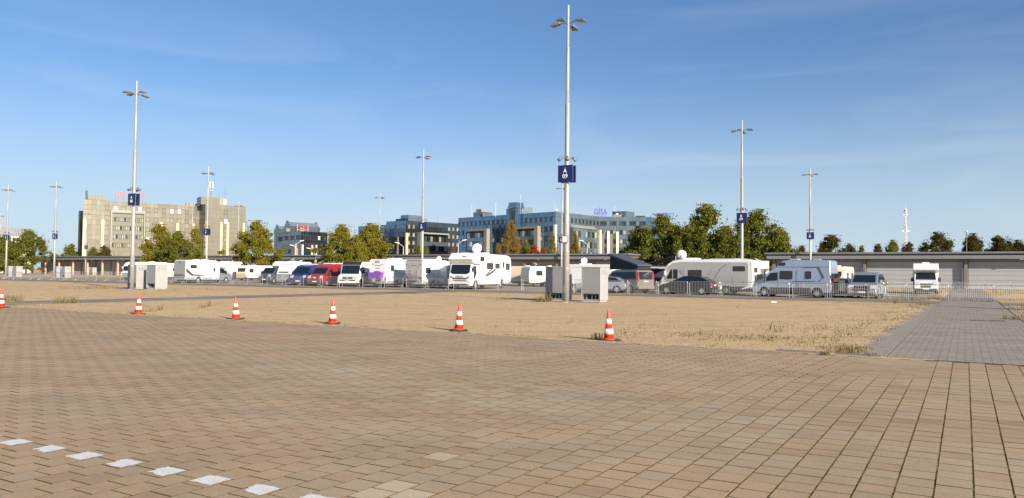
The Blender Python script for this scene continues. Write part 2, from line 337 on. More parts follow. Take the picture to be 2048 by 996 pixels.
def grid_obj(o): o.matrix_world = GRID; return o
# ------------------------------------------------------------------ ground, pavement, paths
tag(MB().quad((-4000, -4000, 0), (4000, -4000, 0), (4000, 4000, 0), (-4000, 4000, 0)).build('ground', M['sand'], fix=False), kind='structure')
def sheet(name, s0, s1, t0, t1, z, m, wob=0.0, step=1.0):
    if not wob: b = MB().quad((s0, t0, z), (s1, t0, z), (s1, t1, z), (s0, t1, z))
    else:      # ragged edges where sand has drifted over
        b = MB(); r = random.Random(hash(name) % 99 if False else len(name)); 
        if abs(t1 - t0) > abs(s1 - s0):
            n = int((t1 - t0) / step); P = [(s0 + r.uniform(-wob, wob), s1 + r.uniform(-wob, wob), t0 + (t1 - t0) * i / n) for i in range(n + 1)]
            for p, q in zip(P, P[1:]): b.quad((p[0], p[2], z), (p[1], p[2], z), (q[1], q[2], z), (q[0], q[2], z))
        else:
            n = int((s1 - s0) / step); P = [(t0 + r.uniform(-wob, wob), t1 + r.uniform(-wob, wob), s0 + (s1 - s0) * i / n) for i in range(n + 1)]
            for p, q in zip(P, P[1:]): b.quad((p[2], p[0], z), (q[2], q[0], z), (q[2], q[1], z), (p[2], p[1], z))
    o = b.build(name, m, fix=False); o.rotation_euler = (0, 0, SROT); return tag(o, kind='structure')
EDGE = 17.45
pavement = sheet('pavement', -75, 30, -12, EDGE, .009, M['bed'])
sheet('path', -41.3, -37.3, EDGE + .1, 54.6, .004, M['asphalt'], .12, .7)
sheet('service_road', -170, 60, 54.6, 60.3, .008, M['asphalt'], .15, .8)
sheet('parking_ground', -150, -2.2, 60.9, 100, .004, mat('compacted_gravel', (.30, .245, .18), .95, 0, .2, .8, .012, 30, spec=.1, dark=((.40, .32, .22), .25, .45, .7)), .5, 1.5)
walk = sheet('walkway', -1.42, 1.92, EDGE + .02, 118, .008, M['bed'])
tag(MB().box(-1.42, 1.92, 62.7, 118, .0, .02).build('walkway_far', M['slab'], walk, fix=False))

def set_tint(me, cols):     # one colour per face
    a = me.color_attributes.new('tint', 'FLOAT_COLOR', 'CORNER')
    arr = np.ones((len(me.loops), 4), dtype=np.float32); i = 0
    ls = np.empty(len(me.polygons), dtype=np.int32); lt = np.empty(len(me.polygons), dtype=np.int32)
    me.polygons.foreach_get('loop_start', ls); me.polygons.foreach_get('loop_total', lt)
    for k, (st_, n_) in enumerate(zip(ls, lt)): arr[st_:st_ + n_, :3] = cols[k]
    a.data.foreach_set('color', arr.ravel())
def paver_geo(w_, l_, h, ch=.0015, corner=0.0):     # top with a small worn chamfer, origin at the centre of its top
    a, b = w_ / 2, l_ / 2; c = ch
    if corner:
        k = corner
        P = [(-a + k, -b), (a - k, -b), (a, -b + k), (a, b - k), (a - k, b), (-a + k, b), (-a, b - k), (-a, -b + k)]
        v = [(x, y, 0) for x, y in P] + [(x, y, -h) for x, y in P]
        return v, [tuple(range(8))] + [(i, 8 + i, 8 + (i + 1) % 8, (i + 1) % 8) for i in range(8)]
    v = [(-a + c, -b + c, 0), (a - c, -b + c, 0), (a - c, b - c, 0), (-a + c, b - c, 0)]
    v += [(-a, -b, -c), (a, -b, -c), (a, b, -c), (-a, b, -c), (-a, -b, -h), (a, -b, -h), (a, b, -h), (-a, b, -h)]
    f = [(0, 1, 2, 3)] + [(i, 4 + i, 4 + (i + 1) % 4, (i + 1) % 4) for i in range(4)] + [(4 + i, 8 + i, 8 + (i + 1) % 4, 4 + (i + 1) % 4) for i in range(4)]
    return v, f
CW = .2662; CL = .275; TOP = .020
def bendf(s, t):    # the courses drift a little to the right where they meet the walkway
    k = min(1, max(0, (t - 12.5) / 5)); k = k * k * (3 - 2 * k); g = min(1, max(0, (-.6 - s) / 1.5)) * min(1, max(0, (s + 14) / 8))
    return .26 * k * g
GREYS = {(12, 4.55): 1, (12, 4.82): 1, (11, 4.68): 1, (13, 5.80): 1}
patch = rng.random((60, 60))
def lowf(s, t):     # smooth random field for the greyer patches
    x, y = s / 2.2 + 30, t / .9 + 20; i, j = int(x) % 58, int(y) % 58; u, v_ = x - int(x), y - int(y)
    u = u * u * (3 - 2 * u); v_ = v_ * v_ * (3 - 2 * v_)
    return (patch[i, j] * (1 - u) + patch[i + 1, j] * u) * (1 - v_) + (patch[i, j + 1] * (1 - u) + patch[i + 1, j + 1] * u) * v_
cells = []
for k in range(-40, 180):
    sc = -.49 - CW * (k + .5)
    for j in range(-2, 64):
        t_ = .07 + CL * (j + .5) + (CL / 2 if k % 2 == 0 else 0)
        if t_ > EDGE - .1: continue
        p = WP(sc, t_)
        if p.y < 1.2 or abs(p.x) > .72 * p.y + 2.2: continue
        near = p.y > 3.6 and abs(p.x) < .68 * p.y
        cells.append((k, sc, t_, p.y, near))
seen = sorted([c for c in cells if c[3] * 1 > 5.2 and abs(WP(c[1], c[2]).x) < .66 * c[3]], key=lambda c: c[3])
solo = set((c[0], c[2]) for c in seen[:296])
tints = []
def tint_of(k, s, t):
    r = random.random(); g = lowf(s, t)
    base = np.array([1.0, .985, .965]) * (1 + random.uniform(-.03, .03))
    if g > .62 or r < .06: base = np.array([.965, 1.0, 1.03]) * (1 + random.uniform(-.03, .04))
    if r > .94: base = np.array([.93, .90, .88]) * random.uniform(.95, 1.0)
    band = abs((t - 9.2) - (s + 6.5) * -.12)
    if band < 1.1 and -10.5 < s < -1.5 and random.random() < .55: base = np.array([.99, 1.06, 1.12]) * random.uniform(.98, 1.04)
    for (kk, tt) in GREYS:
        if kk == k and abs(t - tt) < .1374: base = np.array([1.22, 1.34, 1.47])
    return base
def jw(s): return .0125 if s > -2.6 else (.0115 if s > -5 else .0105)
def soil_sides(me, per, ntop):
    me.materials.append(M['bed']); mi = np.zeros(len(me.polygons), dtype=np.int32)
    mi.reshape(-1, per)[:, ntop:] = 1; me.polygons.foreach_set('material_index', mi)
pv_mesh = {}
V_, F_, T_ = [], [], []
for (k, sc, t_, y, near) in cells:
    wdt = CW - jw(sc) - random.uniform(0, .002); ln = CL - .0125 - random.uniform(0, .002)
    tc_ = tint_of(k, sc, t_)
    s_ = sc + bendf(sc, t_); z_ = TOP + random.uniform(-.0016, .0016); ax, ay, az = [random.uniform(-.004, .004) for _ in range(3)]
    if (k, t_) in solo:
        key = (jw(sc), tuple((tc_ * 10).astype(int)))
        if key not in pv_mesh:
            v, f = paver_geo(CW - jw(sc), CL - .0135, .018); me = bpy.data.meshes.new('paver'); me.from_pydata(v, [], f); me.materials.append(M['paver']); set_tint(me, [tc_] * len(f)); soil_sides(me, 9, 1); pv_mesh[key] = me
        o = bpy.data.objects.new('paver', pv_mesh[key]); C.objects.link(o); o.parent = pavement; o.location = (s_, t_, z_); o.rotation_euler = (ax, ay, az * 1.5)
    else:
        v, f = paver_geo(wdt, ln, .018); i = len(V_); ca, sa = math.cos(az), math.sin(az)
        V_ += [(s_ + x * ca - yy * sa, t_ + x * sa + yy * ca, z_ + zz + yy * ax - x * ay) for x, yy, zz in v]
        F_ += [tuple(i + q for q in ff) for ff in f]; T_ += [tc_] * len(f)
me = bpy.data.meshes.new('paver_field'); me.from_pydata(V_, [], F_); me.materials.append(M['paver']); set_tint(me, T_); soil_sides(me, 9, 1)
tag(link('paver_field', me, pavement), kind='stuff')
# edging stones along the pavement's far edge
for i in range(-38, 6):
    s_ = i * 1.0
    if -2.0 < s_ + .5 < 2.1: continue
    b = MB().box(s_ + .005, s_ + .99, EDGE - .09 + random.uniform(-.004, .004), EDGE + .05, 0, TOP + random.uniform(-.003, .004)); b.build('edging_stone', M['slab'], pavement, bevel=.005, seg=1)
rr2 = random.Random(77)
for _ in range(34):     # sand blown over the edge of the pavement
    a = rr2.uniform(-34, -2.5); ln = rr2.uniform(.5, 2.6); dp = rr2.uniform(.04, .26); n = 9; b = MB()
    P = [(a + ln * i / n, dp * math.sin(PI * i / n) * rr2.uniform(.6, 1.1)) for i in range(n + 1)]
    for (x0, d0), (x1, d1) in zip(P, P[1:]): b.quad((x0, EDGE - .02 - d0, TOP + .002), (x1, EDGE - .02 - d1, TOP + .002), (x1, EDGE + .12, TOP + .007), (x0, EDGE + .12, TOP + .007))
    b.build('sand_drift', M['sand'], pavement, fix=False)
# painted dashes, one on every other paver
def dash(k, t_, bite):
    sc = -.49 - CW * (k + .5); a, b_ = .122, .105; P = []
    r = random.Random(k * 7 + 1)
    for (x0, y0), (x1, y1) in zip([(-a, -b_), (a, -b_), (a, b_), (-a, b_)], [(a, -b_), (a, b_), (-a, b_), (-a, -b_)]):
        for q in range(6):
            u = q / 6; j = .009; P.append((x0 + (x1 - x0) * u + r.uniform(-j, j), y0 + (y1 - y0) * u + r.uniform(-j, j)))
    if bite:
        P = [(x, y) if not (x < -.03 and y < -.02) else (x + .035 * (r.random()), y + .05 * r.random()) for x, y in P]
    me = bpy.data.meshes.new('paint_dash'); n = len(P)
    me.from_pydata([(x, y, .0) for x, y in P] + [(0, 0, 0)], [], [(i, (i + 1) % n, n) for i in range(n)]); me.materials.append(M['roadpaint'])
    o = link('paint_dash', me, pavement); o.location = (sc, t_, TOP + .0045); return o
for q, k in enumerate((13, 15, 17, 19, 21, 23, 25, 27, 29, 31)): dash(k, 4.13 - .023 * q, k in (25, 15, 21, 19, 29))
# walkway pavers (octagonal with open corners, rows of dark dots)
V_, F_, T_ = [], [], []
v0, f0 = paver_geo(.1546, .1985, .014, corner=.024)
for i in range(26):
    for j in range(226):
        s_ = -1.42 + .155 * (i + .5); t_ = EDGE + .12 + .2 * (j + .5)
        if s_ > 1.9: continue
        z_ = TOP + random.uniform(-.001, .001); n = len(V_); tt = np.array([1, 1, 1.0]) * random.uniform(.93, 1.07)
        V_ += [(s_ + x, t_ + y, z_ + z) for x, y, z in v0]; F_ += [tuple(n + q for q in ff) for ff in f0]; T_ += [tt] * len(f0)
me = bpy.data.meshes.new('walkway_paver_field'); me.from_pydata(V_, [], F_); me.materials.append(M['walk_paver']); set_tint(me, T_); soil_sides(me, 9, 1)
tag(link('walkway_paver_field', me, walk), kind='stuff')
# concrete drain slabs half buried beside the walkway
r = random.Random(4)
for side in (0, 1):
    for j in range(0, 96):
        t_ = EDGE + .35 + j * .40
        if t_ > 54: break
        bury = r.random() * (.55 if side == 0 else .7) + min(.25, j * .004)
        if side == 0: x0, x1 = -2.28 + bury * .7, -1.44
        else: x0, x1 = 1.95, 1.95 + .8 - bury * .7
        if x1 - x0 < .25: continue
        o = MB().hexa([(x0, t_ + r.uniform(-.03, .03), -.05), (x1, t_, -.05), (x1, t_ + .31, -.05), (x0 + r.uniform(0, .2), t_ + .31, -.05),
                       (x0, t_ + r.uniform(-.03, .03), .012), (x1, t_, .016), (x1, t_ + .31, .016), (x0 + r.uniform(0, .2), t_ + .31, .012)]).build('drain_slab', M['slab'], walk, bevel=.008, seg=1)
# rusty drain channel edges at the corner of walkway and pavement
for (a, b_) in ((-3.6, -2.5), (-2.4, -1.5)):
    MB().box(a, b_, EDGE + .08, EDGE + .26, 0, .05).build('kerb_stone', M['column'], walk, bevel=.012, seg=1)
# small metal cover plate lying on the walkway
p = ts(colx(1975, t=33.0)); pl = MB()
pl.box(-.55, -.1, -.03, .03, 0, .05).box(.15, .6, -.03, .03, 0, .05).box(-.1, .15, -.02, .02, 0, .03); o = pl.build('metal_strip', M['trim']); o.location = WP(p[0], 34.2, .021); o.rotation_euler = (0, 0, rad(-12)); tag(o, 'thin rusty metal strip lying across the grey walkway', 'metal strip')
# scrap of white paper on the sand
pb = MB(); pb.hexa([(-.18, -.06, 0), (.16, -.07, 0), (.18, .05, 0), (-.15, .07, 0), (-.15, -.05, .07), (.1, -.06, .03), (.15, .04, .06), (-.1, .06, .02)])
o = pb.build('crumpled_paper', M['white']); g = colx(1548, d=47.5); o.location = g; tag(o, 'scrap of crumpled white paper lying on the sand in front of the camper van', 'litter')

# ------------------------------------------------------------------ dry grass and weeds
def grass_patch(points):
    V, F, T = [], [], []
    for (x, y, n, h, spread) in points:
        for _ in range(n):
            a = random.uniform(0, 2 * PI); rr = spread * math.sqrt(random.random()); bx, by = x + rr * math.cos(a), y + rr * math.sin(a)
            la = random.uniform(0, 2 * PI); hh = h * random.uniform(.4, 1.1); ln = hh * random.uniform(.2, .8); wd = random.uniform(.006, .013)
            dx, dy = math.cos(la), math.sin(la); px, py = -dy * wd, dx * wd; i = len(V)
            V += [(bx - px, by - py, -.01), (bx + px, by + py, -.01), (bx + dx * ln * .4 + px * .8, by + dy * ln * .4 + py * .8, hh * .65), (bx + dx * ln * .4 - px * .8, by + dy * ln * .4 - py * .8, hh * .65), (bx + dx * ln, by + dy * ln, hh)]
            F += [(i, i + 1, i + 2, i + 3), (i + 3, i + 2, i + 4)]; c = random.random(); T += [(c, c, c)] * 2
    me = bpy.data.meshes.new('dry_grass'); me.from_pydata(V, [], F); me.materials.append(M['grass']); set_tint(me, T); return me
pts = []
def tuft(s, t, n=40, h=.25, sp=.3): p = WP(s, t); pts.append((p.x, p.y, n, h, sp))
for px, py, n, h, sp in ((1085, 604, 110, .40, .40), (1098, 603, 40, .8, .2), (130, 606, 150, .35, .6), (25, 602, 140, .35, .5), (1700, 706, 80, .18, .3), (1742, 714, 40, .12, .12), (1650, 712, 50, .12, .1), (200, 577, 120, .35, 1.4), (150, 578, 100, .35, 1.2), (225, 578, 80, .3, 1.0),
                        (340, 582, 60, .3, 1.2), (420, 580, 60, .3, 1.5), (300, 623, 22, .25, .3), (320, 620, 18, .3, .12), (405, 616, 20, .2, .2), (418, 613, 22, .3, .1), (262, 628, 20, .2, .15), (1000, 600, 60, .2, .8), (1195, 678, 36, .2, .18), (1530, 676, 60, .08, .6), (1560, 664, 12, .22, .2), (1545, 660, 8, .3, .2),
                        (1390, 670, 10, .2, .2), (1688, 672, 14, .2, .25), (1400, 672, 120, .05, 1.2), (1460, 676, 120, .05, 1.2), (1560, 678, 160, .06, 1.4), (1600, 655, 160, .06, 2.0), (1660, 655, 140, .06, 2.0), (1700, 640, 120, .06, 2.2), (1330, 664, 100, .04, 1.4), (1640, 690, 120, .05, .9), (1690, 697, 120, .06, .6), (1790, 607, 26, .5, .12), (1870, 598, 150, .35, .6), (1820, 592, 120, .25, .8), (1760, 588, 80, .2, .8), (1840, 610, 70, .25, .6), (2030, 640, 90, .25, .5), (580, 592, 40, .15, .6), (1115, 601, 40, .2, .4)):
    k = -EYE / ray(px, py).z; g = ray(px, py) * k; pts.append((g.x, g.y, n, h, sp))
for _ in range(150):   # weeds in the walkway's verge and along the pavement edge
    t_ = random.uniform(17.7, 54); tuft(-2.0 - abs(random.gauss(0, 1.1)), t_, random.randint(4, 10), random.uniform(.04, .11), .32)
for _ in range(80): tuft(2.1 + abs(random.gauss(0, 1.2)), random.uniform(18, 56), 14, .18, .3)
for _ in range(120): tuft(random.uniform(-9, -2.5), random.uniform(17.6, 25), random.randint(2, 6), random.uniform(.03, .08), .45)
for _ in range(120): tuft(random.uniform(-36, -4), 17.55 + abs(random.gauss(0, .12)), random.randint(3, 8), .06, .2)
for _ in range(260): tuft(random.uniform(-60, -4), random.uniform(18, 54), random.randint(2, 6), random.uniform(.04, .12), .3)
for _ in range(90): tuft(random.uniform(-8, 20), 61 + abs(random.gauss(0, 3)), 22, .2, .6)
for _ in range(120): tuft(random.uniform(-12, 14), random.uniform(84, 112), 24, .2, 1.2)
for _ in range(150): tuft(random.uniform(-120, -60), random.uniform(60.4, 62), 10, .15, .6)
for _ in range(140): tuft(random.uniform(-3.4, 4), 14 + random.gauss(0, 6), 2, .02, .1) if False else None
rs_ = random.Random(21); Vg, Fg = [], []
for _ in range(12000):
    t_ = EDGE + .15 + abs(rs_.gauss(0, 11)); s_ = rs_.uniform(-55, -2.2)
    if t_ > 54 or -41.4 < s_ < -37.2: continue
    p = WP(s_, t_); z_ = rs_.uniform(.005, .013) * (1 + .02 * p.y); n = len(Vg)
    if rs_.random() < .04: z_ *= 1.8
    Vg += [(p.x + z_ * math.cos(q) * rs_.uniform(.7, 1.4), p.y + z_ * math.sin(q) * rs_.uniform(.7, 1.4), -.002) for q in (0, 1.57, 3.14, 4.71)] + [(p.x, p.y, z_ * rs_.uniform(.5, .9))]
    Fg += [(n, n + 1, n + 4), (n + 1, n + 2, n + 4), (n + 2, n + 3, n + 4), (n + 3, n, n + 4)]
me = bpy.data.meshes.new('gravel'); me.from_pydata(Vg, [], Fg); me.materials.append(mat('loose_stones', (.33, .245, .15), .9, 0, .35, 3)); tag(link('gravel', me), kind='stuff', label='loose stones and clods scattered over the sand', cat='gravel')
tag(link('dry_grass', grass_patch(pts)), kind='stuff', label='tufts of dry yellow grass and weeds scattered over the sand', cat='grass')
# moss in the wide joints of the right-hand courses
V, F = [], []
r = random.Random(9)
for k in range(-30, 14):
    sj = -.49 - CW * k
    wj = .014 if sj > -3 else .008
    for _ in range(900 if sj > -4 else 160):
        t_ = r.uniform(2.5, 17.2); s_ = sj + bendf(sj, t_) + r.gauss(0, wj * .35); p = WP(s_, t_)
        if p.y < 4 or abs(p.x) > .7 * p.y: continue
        a = r.uniform(.004, .010); h = .017 + r.random() * .007; n = len(V)
        V += [(s_ - a, t_ - a * 1.5, .010), (s_ + a, t_ - a * 1.5, .010), (s_ + a, t_ + a * 1.5, .010), (s_ - a, t_ + a * 1.5, .010), (s_ + r.uniform(-a, a) * .4, t_, h)]
        F += [(n, n + 1, n + 4), (n + 1, n + 2, n + 4), (n + 2, n + 3, n + 4), (n + 3, n, n + 4)]
me = bpy.data.meshes.new('joint_moss'); me.from_pydata(V, [], F); me.materials.append(mat('joint_moss', (.19, .15, .04), .95, 0, .45, 20, spec=.1)); tag(link('joint_moss', me, pavement), kind='stuff')

# ------------------------------------------------------------------ traffic cones
def make_cone():
    t = thing('traffic_cone', 'x', 'traffic cone', group='traffic cones along the pavement edge')
    H = .75; r0, r1 = .135, .028
    def rr(z): return r0 + (r1 - r0) * (z - .04) / (H - .04)
    MB().box(-.23, .23, -.23, .23, 0, .035).build('base', M['rubber'], t, bevel=.012)
    MB().lathe([(.16, .035), (.15, .05), (r0, .055), (r0 * .985, .07)], 20).build('collar', M['cone_red'], t, True)
    MB().lathe([(rr(.06), .06), (rr(H), H - .01), (rr(H) * .8, H)], 20).build('body', M['cone_red'], t, True)
    for a, b in ((.17, .30), (.42, .55)):
        MB().lathe([(rr(a) + .003, a), (rr(b) + .003, b)], 20).build('reflective_band', M['cone_white'], t, True)
    return t
cone = make_cone(); ctree = subtree(cone)
for i, (px, py, lab) in enumerate([(1218, 683, 'orange and white traffic cone nearest the camera, before the right cabinet of the tallest pole'),
                                   (918, 663, 'orange and white traffic cone in front of the big alcove motorhome'),
                                   (665, 649, 'orange and white traffic cone in front of the red van'),
                                   (472, 640, 'worn traffic cone with scuffed lower band in front of the beige-backed old caravan'),
                                   (277, 630, 'orange and white traffic cone in front of the cabinets at the A 08 pole'),
                                   (3, 617, 'orange and white traffic cone cut off by the left edge of the picture')]):
    o = cone if i == 0 else copy_tree(cone, ctree)
    k = -EYE / ray(px, py - 1).z; g = ray(px, py - 1) * k; o.location = (g.x, g.y, TOP if ts(g)[1] < EDGE else .012); o.rotation_euler = (rad(random.uniform(-2.4, 2.4)), rad(random.uniform(-2.6, 2.6)), rad(random.uniform(0, 90))); o['label'] = lab
    if i == 0: o.rotation_euler = (rad(1.2), rad(-2.2), rad(25))

# ------------------------------------------------------------------ lamp poles with sector signs
PH = 17.5
def make_pole():
    t = thing('lamp_pole', 'x', 'lamp pole', group='lamp poles in a grid over the fairground')
    MB().lathe([(.30, 0), (.30, .02), (.20, .03)], 16).build('foot_plate', M['concrete'], t)
    MB().lathe([(.185, 0), (.18, 2.93), (.186, 2.95), (.186, 3.0), (.160, 3.02), (.148, 7.6), (.14, 11.55), (.145, 11.57), (.145, 11.64), (.112, 11.66), (.10, 14.9), (.104, 14.92), (.104, 14.98), (.086, 15.0), (.078, PH - .02), (.07, PH)], 16).build('pole', M['pole'], t, True)
    MB().box(-.07, .07, -.192, -.17, .55, 1.05).build('access_door', M['galv'], t); MB().lathe([(.188, 1.9), (.19, 1.92), (.19, 1.98), (.188, 2.0)], 16).build('band', M['galv'], t)
    for k in range(4):
        a = k * PI / 2; dx, dy = math.cos(a), math.sin(a); z = 16.45 - .08 * (k % 2)
        ar = MB().cyl((dx * .05, dy * .05, z - .05), (dx * .55, dy * .55, z + .06), .03, n=8).build('lamp_arm', M['lamp_grey'], t)
        h = MB(); R_ = lambda u, v, zz: (dx * u - dy * v, dy * u + dx * v, zz)
        h.hexa([R_(.5, -.12, z), R_(1.12, -.25, z - .07), R_(1.12, .25, z - .07), R_(.5, .12, z), R_(.5, -.10, z + .13), R_(1.08, -.18, z + .06), R_(1.08, .18, z + .06), R_(.5, .10, z + .13)])
        hd = h.build('lamp_head', M['lamp_grey'], t, bevel=.015, seg=1)
        g = MB(); g.hexa([R_(.6, -.13, z - .035), R_(1.08, -.22, z - .088), R_(1.08, .22, z - .088), R_(.6, .13, z - .035), R_(.6, -.13, z - .01), R_(1.08, -.22, z - .06), R_(1.08, .22, z - .06), R_(.6, .13, z - .01)])
        g.build('lamp_glass', M['lamp_glass'], hd)
    for k in range(4):
        a = k * PI / 2 + .5; dx, dy = math.cos(a), math.sin(a)
        MB().cyl((dx * .12, dy * .12, 8.45), (dx * .42, dy * .42, 8.36), .022, n=6).cyl((dx * .30, dy * .30, 8.50), (dx * .52, dy * .52, 8.27), .05, .11, n=10).build('loudspeaker_horn', M['lamp_grey'], t, True)
    for sgn in (-1, 1):
        MB().box(-.49, .49, sgn * .20 - .02, sgn * .20 + .02, 7.0, 8.0).build('sign_plate', M['sign_blue'], t, bevel=.01, seg=1)
        [MB().box(-.04, .04, min(0, sgn * .22), max(0, sgn * .22), zb, zb + .06).build('sign_bracket', M['galv'], t) for zb in (7.2, 7.8)]
    return t
pole = make_pole(); ptree = subtree(pole)
POLES = [('A', '09', -20.1, 40.4, 'tall grey lamp pole with blue sign A 09 between the two nearest cabinets'),
         ('A', '08', -59.9, 39.3, 'grey lamp pole with blue sign A 08 beside cabinets before the bronze building'),
         ('B', '09', -19.6, 79.4, 'grey lamp pole with blue sign B 09 rising behind the grey liner motorhome'),
         ('C', '09', -19.5, 119.0, 'grey lamp pole with blue sign C 09 rising behind the blue-silver camper van'),
         ('B', '08', -60.0, 79.2, 'grey lamp pole with sign B 08 rising behind the decal-backed motorhome'),
         ('C', '08', -60.4, 119.5, 'far grey lamp pole partly hidden by the tall A 09 pole'),
         ('C', '07', -101, 119.1, 'far grey lamp pole with sign C 07 above the purple-draped motorhome'),
         ('B', '07', -99.8, 77.6, 'grey lamp pole with sign B 07 in front of the bronze tower'),
         ('C', '06', -144.1, 120.5, 'far grey lamp pole with sign C 06 before the tree right of the bronze tower'),
         ('B', '06', -141.6, 77.8, 'grey lamp pole in front of the left end of the long open shed'),
         ('D', '06', -158.9, 119.4, 'far thin lamp pole before the two trees in front of the bronze tower'),
         ('C', '05', -203.8, 120.2, 'far thin lamp pole in front of the left end of the bronze building'),
         ('B', '05', -156.2, 76.9, 'grey lamp pole in front of the grey-roofed house at the left'),
         ('A', '10', 20.2, 40.4, 'lamp pole beyond the right picture edge whose shadow crosses the walkway'),
         ('C', '04', -237.2, 115.0, 'far lamp pole cut by the left edge of the picture')]
for i, (a, b, s_, t_, lab) in enumerate(POLES):
    o = pole if i == 0 else copy_tree(pole, ptree)
    o.location = WP(s_, t_); o.rotation_euler = (0, 0, SROT); o['label'] = lab
    text_obj('lettering', a, .34, M['sign_white'], o, (-.02, -.226, 7.655), (PI / 2, 0, 0), .004, .95, bold=.003, space=1.12)
    text_obj('lettering', b, .34, M['sign_white'], o, (-.02, -.226, 7.345), (PI / 2, 0, 0), .004, .95, bold=.003, space=1.12)
    if i == 0:
        q = MB().box(-.2, .2, -.21, -.19, 3.45, 3.87).build('notice_frame', M['red'], o); MB().box(-.16, .16, -.215, -.2105, 3.49, 3.83).build('notice', M['sign_white'], q)

# ------------------------------------------------------------------ electrical cabinets at the poles
def make_cab():
    t = thing('electrical_cabinet', 'x', 'electrical cabinet', group='grey cabinets at the feet of the lamp poles')
    Wc, Dc, Hc = 1.22, 1.15, 2.03
    MB().box(.05, Wc - .05, .05, Dc - .05, 0, .08).build('plinth', M['concrete'], t)
    b = MB(); b.box(0, .04, 0, Dc, .08, Hc).box(Wc - .04, Wc, 0, Dc, .08, Hc).box(.04, Wc - .04, Dc - .04, Dc, .08, Hc).box(.04, Wc - .04, .004, Dc - .04, Hc - .06, Hc)
    b.build('body', M['cab_lt'], t, bevel=.012, seg=1)
    MB().box(.05, Wc - .05, .5, .54, .09, Hc - .07).box(.05, Wc - .05, .05, .5, .42, .45).build('inner_wall', M['cab_dark'], t)
    MB().box(.044, Wc - .044, .012, .05, .48, Hc - .07).build('front_panel', M['cab_grey'], t, bevel=.008, seg=1)
    MB().box(.044, Wc - .044, .03, .08, .09, .16).box(.044, .1, .02, .08, .16, .48).box(Wc - .1, Wc - .044, .02, .08, .16, .48).build('lower_rail', M['cab_grey'], t)
    MB().box(.2, .3, .2, .3, .1, .4).box(.55, .62, .25, .3, .1, .42).box(.8, .86, .22, .3, .1, .38).build('cable_socket', M['galv'], t)
    for k in range(3):
        MB().box(Wc, Wc + .012, .16 + k * .31, .38 + k * .31, Hc - .40, Hc - .18).build('vent', M['gtrim'], t)
    MB().box(-.02, Wc + .02, -.02, Dc + .02, Hc + .002, Hc + .03).build('lid', M['cab_lt'], t, bevel=.008, seg=1)
    return t
cab = make_cab(); cabt = subtree(cab)
CABS = [(-20.1, 40.4, 'A 09', 'the nearest lamp pole'), (-59.9, 39.3, 'A 08', 'the A 08 lamp pole'), (-141.6, 77.8, 'B 06', 'the pole before the open shed'), (-156.2, 76.9, 'B 05', 'the pole before the house'), (-203.8, 120.2, 'C 05', 'the far pole by the bronze building'), (-99.8, 77.6, 'B 07', 'x')]
fi = 0
for (s_, t_, nm, wh) in CABS[:5]:
    for sd_, ds, t1 in (('left', -1.78, .75), ('right', .52, .95)):
        o = cab if fi == 0 else copy_tree(cab, cabt); fi += 1
        o.location = WP(s_ + ds, t_ + t1, .01); o.rotation_euler = (0, 0, SROT)
        o['label'] = 'grey steel cabinet on the %s side of %s' % (sd_, wh)
for (s_, t_, nm, wh) in CABS[:2]:
    o = MB().box(-2.2, 2.2, -.2, 2.1, 0, .03).build('concrete_base', M['slab'], bevel=.01, seg=1); o.location = WP(s_, t_, 0); o.rotation_euler = (0, 0, SROT); tag(o, kind='structure')

# ------------------------------------------------------------------ crowd control barriers
def make_barrier():
    t = thing('crowd_barrier', 'x', 'barrier')
    Lb = 2.46; h = 1.1; r_ = .019
    fr = MB(); c = .09
    pts_ = [(-Lb / 2, .02), (-Lb / 2, h - c), (-Lb / 2 + c * .3, h - c * .3), (-Lb / 2 + c, h), (Lb / 2 - c, h), (Lb / 2 - c * .3, h - c * .3), (Lb / 2, h - c), (Lb / 2, .02)]
    for p, q in zip(pts_, pts_[1:]): fr.cyl((p[0], 0, p[1]), (q[0], 0, q[1]), r_, n=6)
    fr.cyl((-Lb / 2, 0, .24), (Lb / 2, 0, .24), r_ * .9, n=6)
    fr.build('frame', M['galv'], t)
    bar = MB().cyl((0, 0, .25), (0, 0, h - .01), .0085, n=5).mesh('bar', M['galv'])
    nb = 19
    for k in range(nb): o = link('bar', bar, t); o.location = (-Lb / 2 + Lb * (k + 1) / (nb + 1), 0, 0)
    for sx in (-1, 1):
        MB().cyl((sx * (Lb / 2 - .12), -.02, .24), (sx * (Lb / 2 - .14), -.30, .02), .017, n=6).cyl((sx * (Lb / 2 - .12), .02, .24), (sx * (Lb / 2 - .14), .30, .02), .017, n=6).cyl((sx * (Lb / 2 - .14), -.34, .017), (sx * (Lb / 2 - .14), -.26, .017), .017, n=6).build('foot', M['galv'], t)
    return t
bar0 = make_barrier(); bt = subtree(bar0); nbar = [0]
def put_barrier(s, t, ang=0, label='', group=''):
    o = bar0 if nbar[0] == 0 else copy_tree(bar0, bt); nbar[0] += 1
    o.location = WP(s, t, .008); o.rotation_euler = (0, 0, SROT + ang); o['label'] = label; o['group'] = group
jn = [-68.2, -65.35, -62.5, -59.7, -56.95, -54.0, -51.25, -48.3, -45.55, -42.95]
what = ['dark campervan bonnet', 'small white caravan', 'dark blue van', 'red van', 'rear of the red van', 'black-fronted white motorhome', 'purple-draped motorhome', 'side of the purple-draped motorhome', 'decal-backed motorhome']
for i, (a, b) in enumerate(zip(jn, jn[1:])): put_barrier((a + b) / 2, 61, rad(random.uniform(-2.5, 2.5)), 'galvanised crowd barrier standing in front of the %s' % what[i], 'barriers along the camper parking')
jm = [-42.4, -39.9, -37.4, -34.8, -32.2, -29.6, -27.1, -24.5, -21.95, -19.3, -16.7, -14.1, -11.4, -8.7, -6.15, -3.55, -.95, 1.75, 4.4, 7.0]
